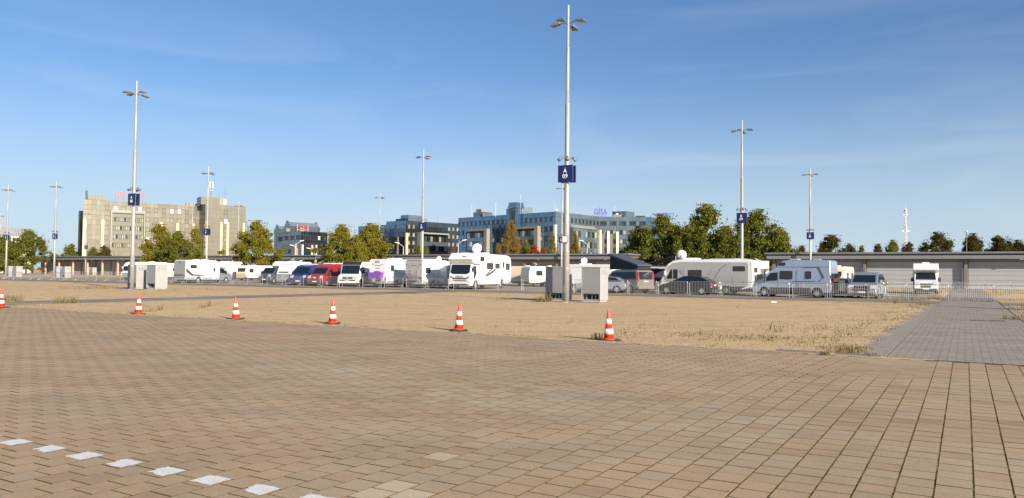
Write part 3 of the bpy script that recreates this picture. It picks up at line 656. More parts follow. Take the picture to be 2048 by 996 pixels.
what = ['front of the big alcove motorhome', 'front wheel of the big alcove motorhome', 'rear of the big alcove motorhome', 'cream caravans right of the big motorhome', 'gap left of the nearest cabinets, partly hidden', 'space between the nearest cabinets', 'right-hand nearest cabinet, mostly hidden by it', 'silver estate car', 'champagne van', 'front half of the black car', 'rear half of the black car', 'rear of the grey liner motorhome', 'front half of the blue-silver camper van', 'rear half of the blue-silver camper van', 'silver minivan', 'dish on its white tripod', 'small alcove motorhome at the right', 'walkway, closing it like a gate', 'dry grass right of the walkway gate']
for i, (a, b) in enumerate(zip(jm, jm[1:])): put_barrier((a + b) / 2, 61 + (0 if i < 16 else .15), rad(random.uniform(-1.5, 1.5)), 'galvanised crowd barrier at the %s' % what[i], 'barriers along the camper parking')
ORD = ['first', 'second', 'third', 'fourth', 'fifth', 'sixth', 'seventh', 'eighth', 'ninth', 'tenth']
REFS = [(-9999, 'from the left edge of the picture'), (17, 'right of the pole before the house'), (113, 'right of the pole before the open shed'), (172, 'right of the thin pole before the bronze building'), (330, 'right of the A 08 cabinets'), (468, 'right of the silver-cab motorhome')]
left = []; s_ = -68.9; i = 0
while s_ > -128: left.append((s_ - 1.3, i)); s_ -= 2.66; i += 1
cnt = {}
for sc, i in reversed(left):
    p = WP(sc, 61.2); x_ = 1024 + FPX * p.x / p.y; r_ = [n for q, n in REFS if q <= x_][-1]; cnt[r_] = cnt.get(r_, 0) + 1
    put_barrier(sc, 61.2 + .3 * math.sin(i), rad(random.uniform(-3, 3)), 'distant crowd barrier, the %s one %s' % (ORD[cnt[r_] - 1], r_), 'distant barriers on the left')
FARL = ['directly behind the silver minivan', 'just right of the silver minivan', 'behind the dish tripod', 'between dish tripod and small alcove motorhome', 'behind the small alcove motorhome', 'just right of the small alcove motorhome', 'at the left end of the walkway', 'across the far end of the walkway', 'just right of the far walkway end', 'second right of the far walkway end', 'third right of the far walkway end']
for i in range(11): put_barrier(-15 + i * 2.62, 108, 0, 'far-row crowd barrier before the pale shutters, ' + FARL[i], 'far barriers before the right-hand shed')
#PART3
# ------------------------------------------------------------------ market sheds
def shed(s0, s1, bay, inset, lab, colm, t0=121.0, ends=True, grp='flat-roofed sheds behind the parking', open_end=False):
    Ls = s1 - s0; t = thing('market_shed', lab, 'shed', WP(s0, t0), SROT, grp)
    MB().box(-1.2, Ls + 1.2, -1.15, 10.5, 4.82, 5.08).build('roof', M['roof'], t, bevel=.03, seg=1)
    MB().box(-.9, Ls + .9, -.80, 10, 4.62, 4.82).build('roof_gap', M['soffit'], t)
    MB().box(-.9, Ls + .9, -.88, -.66, 4.12, 4.62).build('fascia', M['fascia'], t, bevel=.02, seg=1)
    MB().box(-.8, Ls + .8, -.66, 9.8, 4.35, 4.60).build('soffit', M['soffit'], t)
    MB().box(0, Ls, 9.5, 9.8, 0, 4.35).box(0, .25, inset, 9.5, 0, 4.35).box(Ls - .25, Ls, inset, 9.5, 0, 4.35).box(.25, Ls - .25, inset + .25, inset + .45, 0, 4.35).build('wall', M['innerwall'], t)
    n = max(1, round(Ls / bay)); b = Ls / n; W_ = .38
    cm = MB().box(-W_ / 2, W_ / 2, -.12, .25, 0, 4.35).mesh('column', colm)
    dm = None; nr = 6; ph = 3.72 / nr
    dm = MB().box(.3, b - .3, inset, inset + .06, .012, ph - .012).mesh('shutter_panel', M['shutter'])
    jm_ = MB().box(-.25, .25, inset - .05, inset + .25, 0, 4.35).mesh('pier', M['innerwall'])
    for i in range(n + 1):
        o = link('column', cm, t, bevel=.02, seg=1); o.location = (i * b, 0, 0)
        if 0 < i < n: o = link('pier', jm_, t); o.location = (i * b, 0, 0)
    for i in range(n):
        for k in range(nr):
            o = link('shutter_panel', dm, t); o.location = (i * b, 0, .03 + k * ph)
        MB().box(i * b + .25, (i + 1) * b - .25, inset, inset + .25, 3.75, 4.35).build('lintel', M['innerwall'], t)
    lm = MB().box(-.18, .18, -.12, .06, 0, .10).mesh('roof_light', M['cab_lt'])
    for i in range(0, n, 2):
        o = link('roof_light', lm, t); o.location = (i * b + b * .5, -.75, 4.0)
    return t
gp = {}
def sx(px): return ts(colx(px, t=121))[0]
M['column2'] = mat('beige_column', (.50, .36, .26), .7, 0, .06, 2)
shed(sx(1548), sx(1548) + 12.55 * 5, 12.55, .5, 'long shed with wide pale shutters at the right, behind the small alcove motorhome', M['column'])
shed(sx(722), sx(1250), 6.3, 1.6, 'dark shed behind the big alcove motorhome, in front of the blue glass building', M['column'])
shed(sx(526), sx(630), 5.9, 2.2, 'short dark shed between two trees, below the building with the red sign', M['column2'])
shed(sx(370), sx(464), 5.9, 2.2, 'short dark shed at the foot of the bronze glass tower', M['column2'])
shed(sx(64), sx(300), 6.6, 2.4, 'long open shed with beige columns at the far left', M['column2'])

# ------------------------------------------------------------------ glass office buildings
def zof(px, py, d): return EYE + ray(px, py).z * d
class Fac:
    def __init__(s, P0, P1, bld):
        s.P = Vector((P0[0], P0[1], 0)); Q = Vector((P1[0], P1[1], 0)); s.L = (Q - s.P).length; s.e = (Q - s.P).normalized(); s.n = Vector((s.e.y, -s.e.x, 0)); s.b = bld
        s.a = math.atan2(s.e.y, s.e.x)
    def u(s, px): rx = ray(px).x; return (rx * s.P.y - s.P.x) / (s.e.x - rx * s.e.y)
    def d(s, u): return (s.P + s.e * u).y
    def z(s, px, py): return zof(px, py, s.d(s.u(px)))
    def fr(s, o): o.location = s.P - Vector(s.b.location); o.rotation_euler = (0, 0, s.a); return o
    def box(s, name, m, u0, u1, z0, z1, n0, n1, bevel=0):   # n positive = outwards
        return s.fr(MB().box(u0, u1, -n1, -n0, z0, z1).build(name, m, s.b, bevel=bevel, seg=1))
POOL = {}
def panels(f, z0, z1, nc, nr, pm, win=None, skip=None, u0=0, u1=None, gap=.05, wm=('glass',), wsize=.9, seed=1):
    u1 = f.L if u1 is None else u1; cw = (u1 - u0) / nc; rh = (z1 - z0) / nr; rr = random.Random(seed)
    key = (f.b.name,); pool = POOL.setdefault(key, {'n': 0, 'w': 0, 'rest': {}})
    pmesh = MB().box(-cw / 2 + gap, cw / 2 - gap, -.05, 0, -rh / 2 + gap, rh / 2 - gap).mesh('glass_panel', pm)
    wf = MB(); a, c, th = cw / 2 - .02, rh / 2 - .02, .085
    for q in ((-a, a, -c, -c + th), (-a, a, c - th, c), (-a, -a + th, -c + th, c - th), (a - th, a, -c + th, c - th)): wf.box(q[0], q[1], -.11, 0, q[2], q[3])
    wfm = wf.mesh('window', M['mullion']); panes = {}
    for r in range(nr):
        for c_ in range(nc):
            if skip and skip(c_, r): continue
            x = u0 + (c_ + .5) * cw; z = z0 + (r + .5) * rh; wv = win(c_, r) if win else None
            if wv:
                if pool['w'] < 280:
                    o = link('window', wfm, f.b); w2 = MB().box(-a + th, a - th, -.06, 0, -c + th, c - th)
                    if wv not in panes: panes[wv] = w2.mesh('pane', M[wv])
                    p_ = link('pane', panes[wv], o); pool['w'] += 1
                    q = f.P + f.e * x - Vector(f.b.location); o.location = (q.x, q.y, z); o.rotation_euler = (0, 0, f.a)
                    continue
            if pool['n'] < 296:
                o = link('glass_panel', pmesh, f.b); q = f.P + f.e * x - Vector(f.b.location); o.location = (q.x, q.y, z)
                o.rotation_euler = (rr.gauss(0, .0035), rr.gauss(0, .0035), f.a + rr.gauss(0, .0045)); pool['n'] += 1
            else:
                mb = pool['rest'].setdefault(pm.name, (MB(), pm))[0]; A = f.P + f.e * (x - cw / 2 + gap) - Vector(f.b.location); B = f.P + f.e * (x + cw / 2 - gap) - Vector(f.b.location); n_ = f.n * (.05 + rr.uniform(-.004, .004)); n2 = f.n * (.05 + rr.uniform(-.004, .004)); i_ = f.n * -.01
                zz0, zz1 = z - rh / 2 + gap, z + rh / 2 - gap
                mb.hexa([(*(A + n_).xy, zz0), (*(B + n2).xy, zz0), (*(B + i_).xy, zz0), (*(A + i_).xy, zz0), (*(A + n_).xy, zz1), (*(B + n2).xy, zz1), (*(B + i_).xy, zz1), (*(A + i_).xy, zz1)])
def flush_pool():
    for (b,), p in POOL.items():
        for k, (mb, m) in p['rest'].items(): tag(mb.build('glass_panel_field', m, bpy.data.objects[b]), kind='stuff')
def block(bld, pts_, z0, z1, m, name='wall'):
    o_ = Vector(bld.location); a = [Vector((p[0], p[1], 0)) - o_ for p in pts_]
    return MB().prism(a, lambda p: (p.x, p.y, z0), lambda p: (p.x, p.y, z1)).build(name, m, bld)
def V2(x, y): return Vector((x, y, 0))
# ---- bronze building at the left
bv = thing('office_building', 'bronze mirror-glass office building at the left with a red rooftop sign', 'office building', (-110, 262, 0), 0)
e = V2(.8, .6); n = V2(.6, -.8); A0 = V2(-132.5, 250) - e * 6.2; A1 = V2(-132.5, 250) + e * 29.6
ZT = 23.95
block(bv, [A0, A1, A1 - n * 16, A0 - n * 16 + e * 3.6], 0, ZT - .05, M['mullion2'])
fv = Fac(A0, A1, bv); ncv = 29; pu = lambda px: fv.u(px) / fv.L * ncv
pc0, pc1 = pu(219), pu(287)
def wv(c, r):
    if r in (11, 9, 7, 5) and c >= 5 and not (pc0 - .5 < c < pc1 - .2 and r < 11):
        if c % 2 == 1: return 'wlight' if (c, r) in ((7, 11), (13, 11), (21, 11), (23, 11), (15, 5)) else 'gl_gold'
    return None
panels(fv, ZT - 1.6 * 13, ZT, ncv, 13, M['gl_gold'], wv, lambda c, r: pc0 - .3 < c < pc1 - .6 and r < 11, seed=3)
u0, u1 = fv.u(218), fv.u(287)
zp = fv.z(250, 421)
fv.box('portal_beam', M['portal'], u0, u1, zp - .95, zp, .0, .75, .03)
fv.box('portal_leg', M['portal'], u0, u0 + .45, 0, zp - .95, .0, .75, .03); fv.box('portal_leg', M['portal'], u1 - .35, u1, 0, zp - .95, .0, .75, .03)
panels(fv, ZT - 1.6 * 13, zp - .95, 16, 12, M['gl_gold'], lambda c, r: (['wgold', 'gl_gold', 'window', 'wgold', 'gl_gold'][(c * 7 + r * 3) % 5] if r in (10, 8, 6, 4) else None), u0=u0 + .5, u1=u1 - .4, seed=4)
for px in (203, 320.5, 353, 385):
    u = fv.u(px); fv.box('fin', M['fin'], u - .42, u + .42, 0, 17.6, -.02, .28, .02)
fv.box('fin', M['fin'], -.05, .85, 0, 17.6, -.02, .5, .02)
ua, ub = fv.u(172), fv.u(208)
block(bv, [A0 + e * ua - n * .3, A0 + e * ub - n * .3, A0 + e * ub - n * 5, A0 + e * ua - n * 5], ZT, ZT + 1.35, M['mullion2'], 'roof_parapet')
fp = Fac(A0 + e * ua - n * .3, A0 + e * ub - n * .3, bv); panels(fp, ZT, ZT + 1.35, 5, 1, M['gl_gold'], seed=5)
fv.box('roof_fin', M['mullion'], fv.u(167.4), fv.u(171.2), ZT - .1, ZT + 2.9, -.5, .05)
B0 = A0 - n * 3.0; block(bv, [B0 - e * .9, B0 + e * .3, B0 + e * 1.2 - n * 9, B0 + e * .2 - n * 9], 0, 20.4, M['gl_dark'], 'side_wing')
# tower
T0 = V2(-104.6, 262.0); T1 = T0 + e * 13.6; Tb = T0 - n * 11
block(bv, [T0, T1, T1 - n * 11, Tb], 0, 24.1, M['mullion2'], 'tower_wall')
ft = Fac(T0, T1, bv); fs = Fac(Tb, T0, bv)
panels(ft, 24.1 - 20.8, 24.1, 11, 13, M['gl_gold'], lambda c, r: (('wlight' if r == 9 else 'gl_gold') if (c == 5 and r % 2 == 1 and r > 2) else None), seed=6)
panels(fs, 24.1 - 20.8, 24.1, 8, 13, M['gl_dark'], lambda c, r: ('window' if r % 2 == 1 and c % 2 == 0 else None), seed=7)
for px in (411.5, 440.5, 453.5, 485.5): u = ft.u(px); ft.box('fin', M['fin'], max(.02, u - .38), u + .38, 0, 18.2, -.02, .3, .02)
ft.box('rear_wing', M['mullion2'], 13.62, 14.6, 0, 18.2, -9, -2)
k0 = T0 - n * 2.2 - e * 1.0; k1 = k0 + e * 6.2
block(bv, [k0, k1, k1 - n * 5, k0 - n * 5], 24.1, 26.75, M['mullion2'], 'penthouse_wall')
fk = Fac(k0, k1, bv); panels(fk, 24.1, 26.75, 5, 2, M['gl_gold'], seed=8); fk2 = Fac(k0 - n * 5, k0, bv); panels(fk2, 24.1, 26.75, 4, 2, M['gl_dark'], seed=9)
block(bv, [k1 + e * .02, k1 + e * 2.3, k1 + e * 2.3 - n * 3, k1 + e * .02 - n * 3], 24.1, 26.7, M['plant'], 'plant_room')
q = MB(); qq = k1 + e * 1.6 + n * .06 - Vector(bv.location); f_ = Fac(k1 + n * .05, k1 + e * 2.4 + n * .05, bv); f_.box('vent_panel', M['wlight'], 1.35, 2.2, 24.6, 26.2, 0, .08)
q = MB(); r_ = random.Random(2)
mp_ = k0 + e * 3.9 - n * 2.6 - Vector(bv.location)
q.cyl((mp_.x, mp_.y, 26.7), (mp_.x + .5, mp_.y, 32.2), .14, .10, 8)
q.cyl((mp_.x - 1.2, mp_.y, 26.7), (mp_.x + .2, mp_.y, 29.6), .05, n=6).build('antenna_mast', M['lamp_grey'], bv)
MB().box(mp_.x - .3, mp_.x + .05, mp_.y - .4, mp_.y - .1, 30.3, 32.4).box(mp_.x + .7, mp_.x + 1.0, mp_.y - .4, mp_.y - .1, 30.1, 32.2).box(mp_.x + .2, mp_.x + .5, mp_.y + .2, mp_.y + .5, 30.4, 32.4).box(mp_.x - .1, mp_.x + .8, mp_.y - .1, mp_.y + .1, 29.3, 29.5).build('antenna_panel', M['white'], bv)
for du, h in ((.3, 3.2), (.9, 2.2), (6.4, 2.6), (8.1, 3.1), (8.4, 5.5)):
    p_ = k0 + e * du - n * 1.0 - Vector(bv.location); MB().cyl((p_.x, p_.y, 24.5), (p_.x, p_.y, 25.6 + h), .045, n=6).build('rod_antenna', M['lamp_grey'], bv)
for px in (375, 381, 390, 393): u = fv.u(px); fv.box('roof_unit', M['plant'], u - .4, u + .35, ZT, ZT + .9, -3, -2)
# red rooftop sign
sg = thing('rooftop_sign', 'red VEOLIA letters with ring emblem on the roof of the bronze building', 'sign', (0, 0, 0), 0)
pS = fv.P + fv.e * fv.u(226) - fv.n * .8; sg.location = pS; sg.rotation_euler = (0, 0, fv.a)
ring = MB(); R0, R1 = 1.12, .80
for k in range(28):
    a0, a1 = 2 * PI * k / 28, 2 * PI * (k + 1) / 28
    P_ = [(1.3 + R * math.cos(a), R * math.sin(a)) for R, a in ((R1, a0), (R0, a0), (R0, a1), (R1, a1))]
    ring.hexa([(x, .0, z + 2.2 + ZT) for x, z in P_] + [(x, .16, z + 2.2 + ZT) for x, z in P_])
ring.build('ring', M['veolia'], sg)
MB().cyl((1.3, 0, ZT + 2.2 + .28), (1.3, .16, ZT + 2.2 + .28), .20, n=14).box(1.16, 1.44, 0, .16, ZT + 1.45, ZT + 2.25).build('emblem_figure', M['veolia'], sg)
text_obj('lettering', 'VEOLIA', 1.75, M['veolia'], sg, (2.75, .08, ZT + 2.15), (PI / 2, 0, 0), .06, 1.12, bold=.02, align='LEFT')
b = MB()
for x in (.4, 2.6, 4.6, 6.6, 8.6): b.cyl((x, .3, ZT - .05), (x, .3, ZT + 3), .05, n=6)
b.build('sign_frame', M['lamp_grey'], sg)

# ---- small blue-grey building with stepped gables and red sign
PV, QV = V2(.7071, -.7071), V2(.7071, .7071)
bm_ = thing('office_building', 'blue-grey office building with stepped gables and a small red sign on the roof', 'office building', (-85, 305, 0), 0)
K = V2(-82.4, 300); ZM = 17.1
block(bm_, [K - PV * 14, K, K + QV * 11.8, K + QV * 11.8 - PV * 14], 0, ZM, M['mullion'])
fa = Fac(K - PV * 14, K, bm_); fb = Fac(K, K + QV * 11.8, bm_)
panels(fa, ZM - 14.4, ZM, 12, 9, M['gl_teal'], lambda c, r: ('window' if r in (7,) and c not in (0, 4, 8) else None), lambda c, r: r < 6 and c < 9, seed=11)
panels(fb, ZM - 14.4, ZM, 11, 9, M['gl_dark'], lambda c, r: ('wlight' if (c, r) == (7, 7) else None), seed=12)
fa.box('portal_beam', M['portal'], 0, 11, 11.6, 12.3, .02, .8, .03); fa.box('portal_leg', M['portal'], 8.6, 11, 0, 11.6, .02, .8, .03)
panels(fa, 4, 11.6, 8, 5, M['gl_teal'], lambda c, r: 'window' if r in (1, 3) and c % 3 else None, u0=.2, u1=8.5, seed=13)
for px in (602.6, 622, 630): u = fb.u(px); fb.box('fin', M['finp'], u - .3, u + .3, 0, 11.9, 0, .8, .02)
L0 = K - PV * 14 + QV * 2; block(bm_, [L0 - PV * 11, L0, L0 + QV * 10, L0 - PV * 11 + QV * 10], 0, 17.0, M['mullion'], 'left_wing')
fl = Fac(L0 - PV * 11, L0, bm_); panels(fl, 17 - 14.4, 17, 10, 9, M['gl_teal'], lambda c, r: 'window' if r == 7 and c in (3, 4, 5, 6, 7, 8) else None, seed=14)
def gable_house(base, ln, wd, z0, z1, z2):
    o_ = Vector(bm_.location); B = base - o_
    def P(a, c, z): q_ = B + QV * a - PV * c; return (q_.x, q_.y, z)
    m_ = MB(); m_.hexa([P(.3, 0, z0), P(ln - .3, 0, z0), P(ln - .3, wd, z0), P(.3, wd, z0), P(.3, 0, z1), P(ln - .3, 0, z1), P(ln - .3, wd, z1), P(.3, wd, z1)]); m_.build('penthouse_wall', M['gl_teal'], bm_)
    m_ = MB(); m_.hexa([P(.3, -.25, z1), P(ln - .3, -.25, z1), P(ln - .3, wd + .25, z1), P(.3, wd + .25, z1), P(.3, wd * .42, z2), P(ln - .3, wd * .42, z2), P(ln - .3, wd * .58, z2), P(.3, wd * .58, z2)]); m_.build('mansard_roof', M['roof'], bm_)
    for a0, a1 in ((0, .35), (ln - .35, ln)):
        m_ = MB()
        for c0, c1, zz in ((-.5, wd + .5, z1), (wd * .12, wd * .88, z1 + (z2 - z1) * .45), (wd * .26, wd * .74, z1 + (z2 - z1) * .8), (wd * .36, wd * .64, z2 + .5)):
            m_.hexa([P(a0 - .06, c0, z0), P(a1 + .06, c0, z0), P(a1 + .06, c1, z0), P(a0 - .06, c1, z0), P(a0 - .06, c0, zz), P(a1 + .06, c0, zz), P(a1 + .06, c1, zz), P(a0 - .06, c1, zz)])
            a0 -= .004; a1 += .004
        m_.build('stepped_gable', M['gl_teal'], bm_)
g0 = V2(ray(578).x * 305, 305); gable_house(g0, 13.2, 4.6, ZM, 19.4, 21.1)
g1 = V2(ray(556).x * 318, 318); gable_house(g1, 6.5, 3.6, ZM, 18.8, 20.2)
rs = thing('rooftop_sign', 'small red AGSE lettering on the roof of the stepped-gable building', 'sign', g0 + PV * 1.6 + QV * 2.5, fb.a)
text_obj('lettering', 'AGSE', 1.9, M['signred'], rs, (2.4, 0, ZM + 2.1), (PI / 2, 0, 0), .06, 1.0, .35, .03)
MB().box(-.1, .0, .1, .2, ZM, ZM + 3.1).box(4.7, 4.8, .1, .2, ZM, ZM + 3.1).box(-.1, 4.8, .1, .2, ZM + .9, ZM + 1.0).build('sign_frame', M['wlight'], rs)
MB().box(3.5, 5.2, -.5, .9, ZM, ZM + 1.6).box(-2.0, -.6, .1, 1.0, ZM, ZM + 1.3).build('roof_unit', M['plant'], bm_).location = g0 + PV * 1.2 - Vector(bm_.location)

# ---- blue building, left block
bl = thing('office_building', 'blue glass office building left of the big alcove motorhome, with a wing coloured as a dark brown reflection', 'office building', (-42, 310, 0), 0)
C1 = V2(-42.2, 304.1); ZL = 22.0; ZL2 = 20.75
block(bl, [C1 - PV * 12.8, C1, C1 + QV * 30, C1 + QV * 30 - PV * 12.8], 0, ZL, M['mullion']); block(bl, [C1 - PV * 33, C1 - PV * 12.82, C1 - PV * 12.82 + QV * 14, C1 - PV * 33 + QV * 14], 0, ZL2, M['mullion'], 'left_wing_wall')
f1 = Fac(C1 - PV * 12.8, C1, bl); f2 = Fac(C1 - PV * 33, C1 - PV * 12.82, bl); f3 = Fac(C1, C1 + QV * 30, bl)
panels(f1, ZL - 17.6, ZL, 11, 11, M['gl_blue'], lambda c, r: 'window' if (c == 5 and r == 9) or (c == 6 and r in (1, 3, 5) ) else None, lambda c, r: c > 6 and r < 7, seed=21)
panels(f1, 0.2, ZL - 6.5, 5, 9, M['gl_dark'], None, u0=f1.L * 7.2 / 11, seed=22)
f1.box('portal_leg', M['portal'], 7.6, 8.4, 0, ZL - 6.4, .02, .3)
panels(f2, ZL2 - 16, ZL2, 17, 10, M['gl_blue'], lambda c, r: 'window' if r == 8 and c % 3 == 1 else None, seed=23)
panels(f3, ZL - 17.6, ZL, 26, 11, M['gl_dark'], lambda c, r: (['wgold', 'window', 'wgold', 'wlight'][(c * 3 + r) % 4] if (r in (9, 7, 5, 3, 1) and (c in (1, 3) or (c > 18 and c % 2))) else None), lambda c, r: 4 < c < 18 and r < 8, seed=24)  # dark colour stands in for the right block mirrored in this face
pz = ZL - 17.6 + 1.6 * 8
f3.box('portal_roof', M['portal'], f3.L * 5 / 26, f3.L * 18 / 26, pz - .3, pz + .35, .02, 2.4, .05); f3.box('portal_leg', M['portal'], f3.L * 5 / 26, f3.L * 5 / 26 + .6, 0, pz - .3, .02, 2.4)
for k in range(2): f3.box('spandrel', M['mullion'], f3.L * 5 / 26 + .7, f3.L * 18 / 26, pz - 5.2 - 3.8 * k, pz - 3.3 - 3.8 * k, .02, 1.8)
for k in range(3):
    for j in range(9):
        u = f3.L * 5 / 26 + 1.1 + j * 1.5; f3.box('window', M[['wgold', 'window', 'gl_dark'][(j + k) % 3]], u, u + 1.1, pz - 3.2 - 3.8 * k, pz - 1.2 - 3.8 * k, .02, 1.7)
for u, z_ in ((-.2, 17.0), (17.4, 15.8)): f3.box('fin', M['finp'] if u > 0 else M['fin'], u, u + .9, 0 if u < 0 else 9, z_, .05, .9, .02)
h0 = C1 + PV * -2.5 + QV * 1.2 + QV * 2; block(bl, [h0 - PV * 5, h0, h0 + QV * 8, h0 - PV * 5 + QV * 8], ZL, ZL + 2.5, M['mullion'], 'penthouse_wall')
fh = Fac(h0 - PV * 5, h0, bl); panels(fh, ZL, ZL + 2.5, 5, 2, M['gl_blue'], seed=25); fh = Fac(h0, h0 + QV * 8, bl); panels(fh, ZL, ZL + 2.5, 8, 2, M['gl_teal'], seed=26)
f1.box('plant_room', M['gl_dark'], 4.2, 8.2, ZL, ZL + 1.0, -4, -1.5)
for px, h in ((722.5, 3.2), (873.5, 3.6)): p_ = V2(ray(px).x * 322, 322) - Vector(bl.location); MB().cyl((p_.x, p_.y, 19.5), (p_.x, p_.y, 21.6 + h), .06, n=6).build('rod_antenna', M['lamp_grey'], bl)

# ---- blue building, right block
bg_ = thing('office_building', 'long blue mirror-glass office building behind the dark shed, with GISA sign on its roof', 'office building', (14, 262, 0), 0)
D0 = V2(-20.2, 288.1); D1 = V2(14.2, 253.5); D2 = V2(31.4, 275.0); D3 = V2(47.4, 272.5); ZG = 22.0
block(bg_, [D0, D1, D2, D3, D3 + V2(8, 9), D2 + V2(6, 40), D0 + QV * 35], 0, ZG, M['mullion'])
g1_ = Fac(D0, D1, bg_); g2_ = Fac(D1, D2, bg_); g3_ = Fac(D2, D3, bg_); g4_ = Fac(D3, D3 + V2(8, 9), bg_); g0_ = Fac(D0 + QV * 35, D0, bg_)
uc = lambda px: g1_.u(px) / g1_.L * 42
ua0, ua1, ub0, ub1, ut0, ut1 = uc(936), uc(979), uc(1035), uc(1081), uc(1017), uc(1040)
def skp(c, r): return (r < 8 and (ua0 - .5 < c + .5 < ua1 or ub0 < c + .5 < ub1)) or (ut0 + .6 < c + .5 < ut1 - .6 and r > 4)
panels(g1_, ZG - 17.6, ZG, 42, 11, M['gl_blue'], lambda c, r: (('wlight' if (r in (5,) and c % 4 == 0) else 'gl_dark' if (c + r) % 3 else 'window') if r in (9, 7, 5) and c % 2 == 0 and not ut0 - .5 < c < ut1 + .5 else None), skp, seed=31)
zz = ZG - 17.6 + 1.6 * 8
for a, c_ in ((ua0, ua1), (ub0, ub1)):
    x0, x1 = a / 42 * g1_.L, c_ / 42 * g1_.L
    g1_.box('portal_beam', M['portal'], x0, x1, zz - .55, zz + .2, .02, 1.6, .03); g1_.box('portal_leg', M['portal'], x1 - 1.55, x1, 0, zz - .55, .02, 1.6, .03)
    for k in range(4):
        for j in range(7):
            wv_ = (x1 - 1.6 - x0) / 7; g1_.box('window', M[['gl_dark', 'wlight', 'gl_teal', 'gl_dark'][(j * 3 + k + int(x0)) % 4] if k < 2 else 'gl_dark'], x0 + j * wv_ + .1, x0 + (j + 1) * wv_ - .1, zz - 2.9 - 3.2 * k, zz - 1.2 - 3.2 * k, .02, .7)
        g1_.box('spandrel', M['gl_blue'], x0, x1 - 1.6, zz - 4.3 - 3.2 * k, zz - 2.95 - 3.2 * k, .02, .65)
x0, x1 = g1_.u(1017), g1_.u(1040)
g1_.box('stair_tower_side', M['gl_blue'], x0, x0 + 1.25, 8, ZG + 2.0, .02, 1.4, .02); g1_.box('stair_tower_side', M['gl_blue'], x1 - 1.25, x1, 8, ZG + 2.0, .02, 1.4, .02)
g1_.box('stair_tower_frame', M['portal'], x0 + 1.27, x1 - 1.27, 8, ZG + 2.1, .02, .9, .02)
g1_.box('stair_tower_head', M['gl_blue'], x0 + .7, x1 - .7, ZG + 2.11, ZG + 2.9, -2.5, 1.41, .02); g1_.box('stair_tower_head', M['gl_blue'], x0 + 1.1, x1 - 1.0, ZG + 2.91, ZG + 4.0, -2.5, 1.38, .02)
for zt in (8.5, 12.5, 16.5, 20.2): g1_.box('window', M['gl_dark'], x0 + 1.9, x1 - 1.9, zt, zt + 2.7, .91, 1.0)
p0 = V2(ray(1042).x * 268, 268); block(bg_, [p0 - PV * 4, p0, p0 + QV * 5, p0 - PV * 4 + QV * 5], ZG, ZG + 2.6, M['mullion'], 'penthouse_wall'); 
fh = Fac(p0 - V2(.1, .1), p0 + V2(4.0, 1.2), bg_); block(bg_, [p0, p0 + V2(4.0, 1.2), p0 + V2(3, 5), p0 + V2(0, 4)], ZG, ZG + 2.5, M['gl_teal'], 'penthouse_side'); panels(fh, ZG, ZG + 2.6, 5, 2, M['gl_teal'], seed=32)
p1 = V2(ray(964).x * 281, 281); block(bg_, [p1 - PV * 5, p1, p1 + QV * 5, p1 - PV * 5 + QV * 5], ZG, ZG + 1.9, M['mullion'], 'penthouse_wall')
fh = Fac(p1 - PV * 5, p1, bg_); panels(fh, ZG, ZG + 1.9, 4, 2, M['gl_blue'], lambda c, r: 'window' if (c, r) == (3, 0) else None, seed=33); fh = Fac(p1, p1 + QV * 5, bg_); panels(fh, ZG, ZG + 1.9, 5, 1, M['gl_teal'], seed=34)
block(bg_, [p1 - PV * 4.6 + QV, p1 - PV * 1.8 + QV, p1 - PV * 1.8 + QV * 3, p1 - PV * 4.6 + QV * 3], ZG + 1.9, ZG + 3.1, M['plant'], 'plant_room')
panels(g2_, ZG - 17.6, ZG, 24, 11, M['gl_teal'], lambda c, r: ('gl_dark' if r == 9 and c % 2 == 0 and c > 3 else 'wlight' if r in (7, 5) and c in (21,) else 'gl_dark' if r in (7, 5) and c == 23 else None), lambda c, r: r < 8 and g2_.u(1139) < (c + .5) * g2_.L / 24 < g2_.u(1186), seed=35)  # teal colours in the sunlight on this face of the blue block
x0, x1 = g2_.u(1140), g2_.u(1187)
q = MB(); q.hexa([(x0, -1.6, zz - .1), (x1, -1.6, zz - .1), (x1, -.02, zz - .1), (x0, -.02, zz - .1), (x0, -1.3, zz + .1), (x1, -1.3, zz + .1), (x1, -.02, zz + 1.0), (x0, -.02, zz + 1.0)]); g2_.fr(q.build('portal_roof', M['portal'], bg_))
g2_.box('portal_wall', M['gl_teal'], x0, x1, 2, zz - .1, .02, 1.2)
for k in range(4):
    for j in range(10):
        if (k == 0 and j in (4,)): continue
        wv_ = (x1 - x0) / 10; g2_.box('window', M[['gl_dark', 'gl_teal', 'gl_dark', 'wgold'][(j * 3 + k) % 4]], x0 + j * wv_ + .15, x0 + (j + 1) * wv_ - .15, zz - 3.1 - 3.6 * k, zz - 1.1 - 3.6 * k, 1.21, 1.3)
panels(g3_, ZG - 17.6, ZG, 14, 11, M['gl_teal'], lambda c, r: (['window', 'gl_dark', 'wgold'][(c + r) % 3] if r % 2 and c % 3 != 2 else None), seed=36)
panels(g4_, ZG - 17.6, ZG, 8, 11, M['gl_blue'], None, seed=37)
for fc, px, zt in ((g1_, 1111.5, 17.6), (g2_, 1197.5, 17.2), (g3_, 1216.5, 16.9), (g3_, 1234.5, 16.6)): u = fc.u(px); fc.box('fin', M['finp'], u - .42, u + .42, 0, zt, .05, .9, .02)
for px in (1205, 1222): u = g3_.u(px); g3_.box('brick_strip', M['column'], u - .8, u + .6, 2, 15.8, .05, .35)
p2 = V2(ray(1250.5).x * 276, 276); block(bg_, [p2 + V2(-4.4, 2.5), p2, p2 + V2(3.8, 3.8), p2 + V2(-.6, 6)], ZG, ZG + 2.2, M['mullion'], 'penthouse_wall')
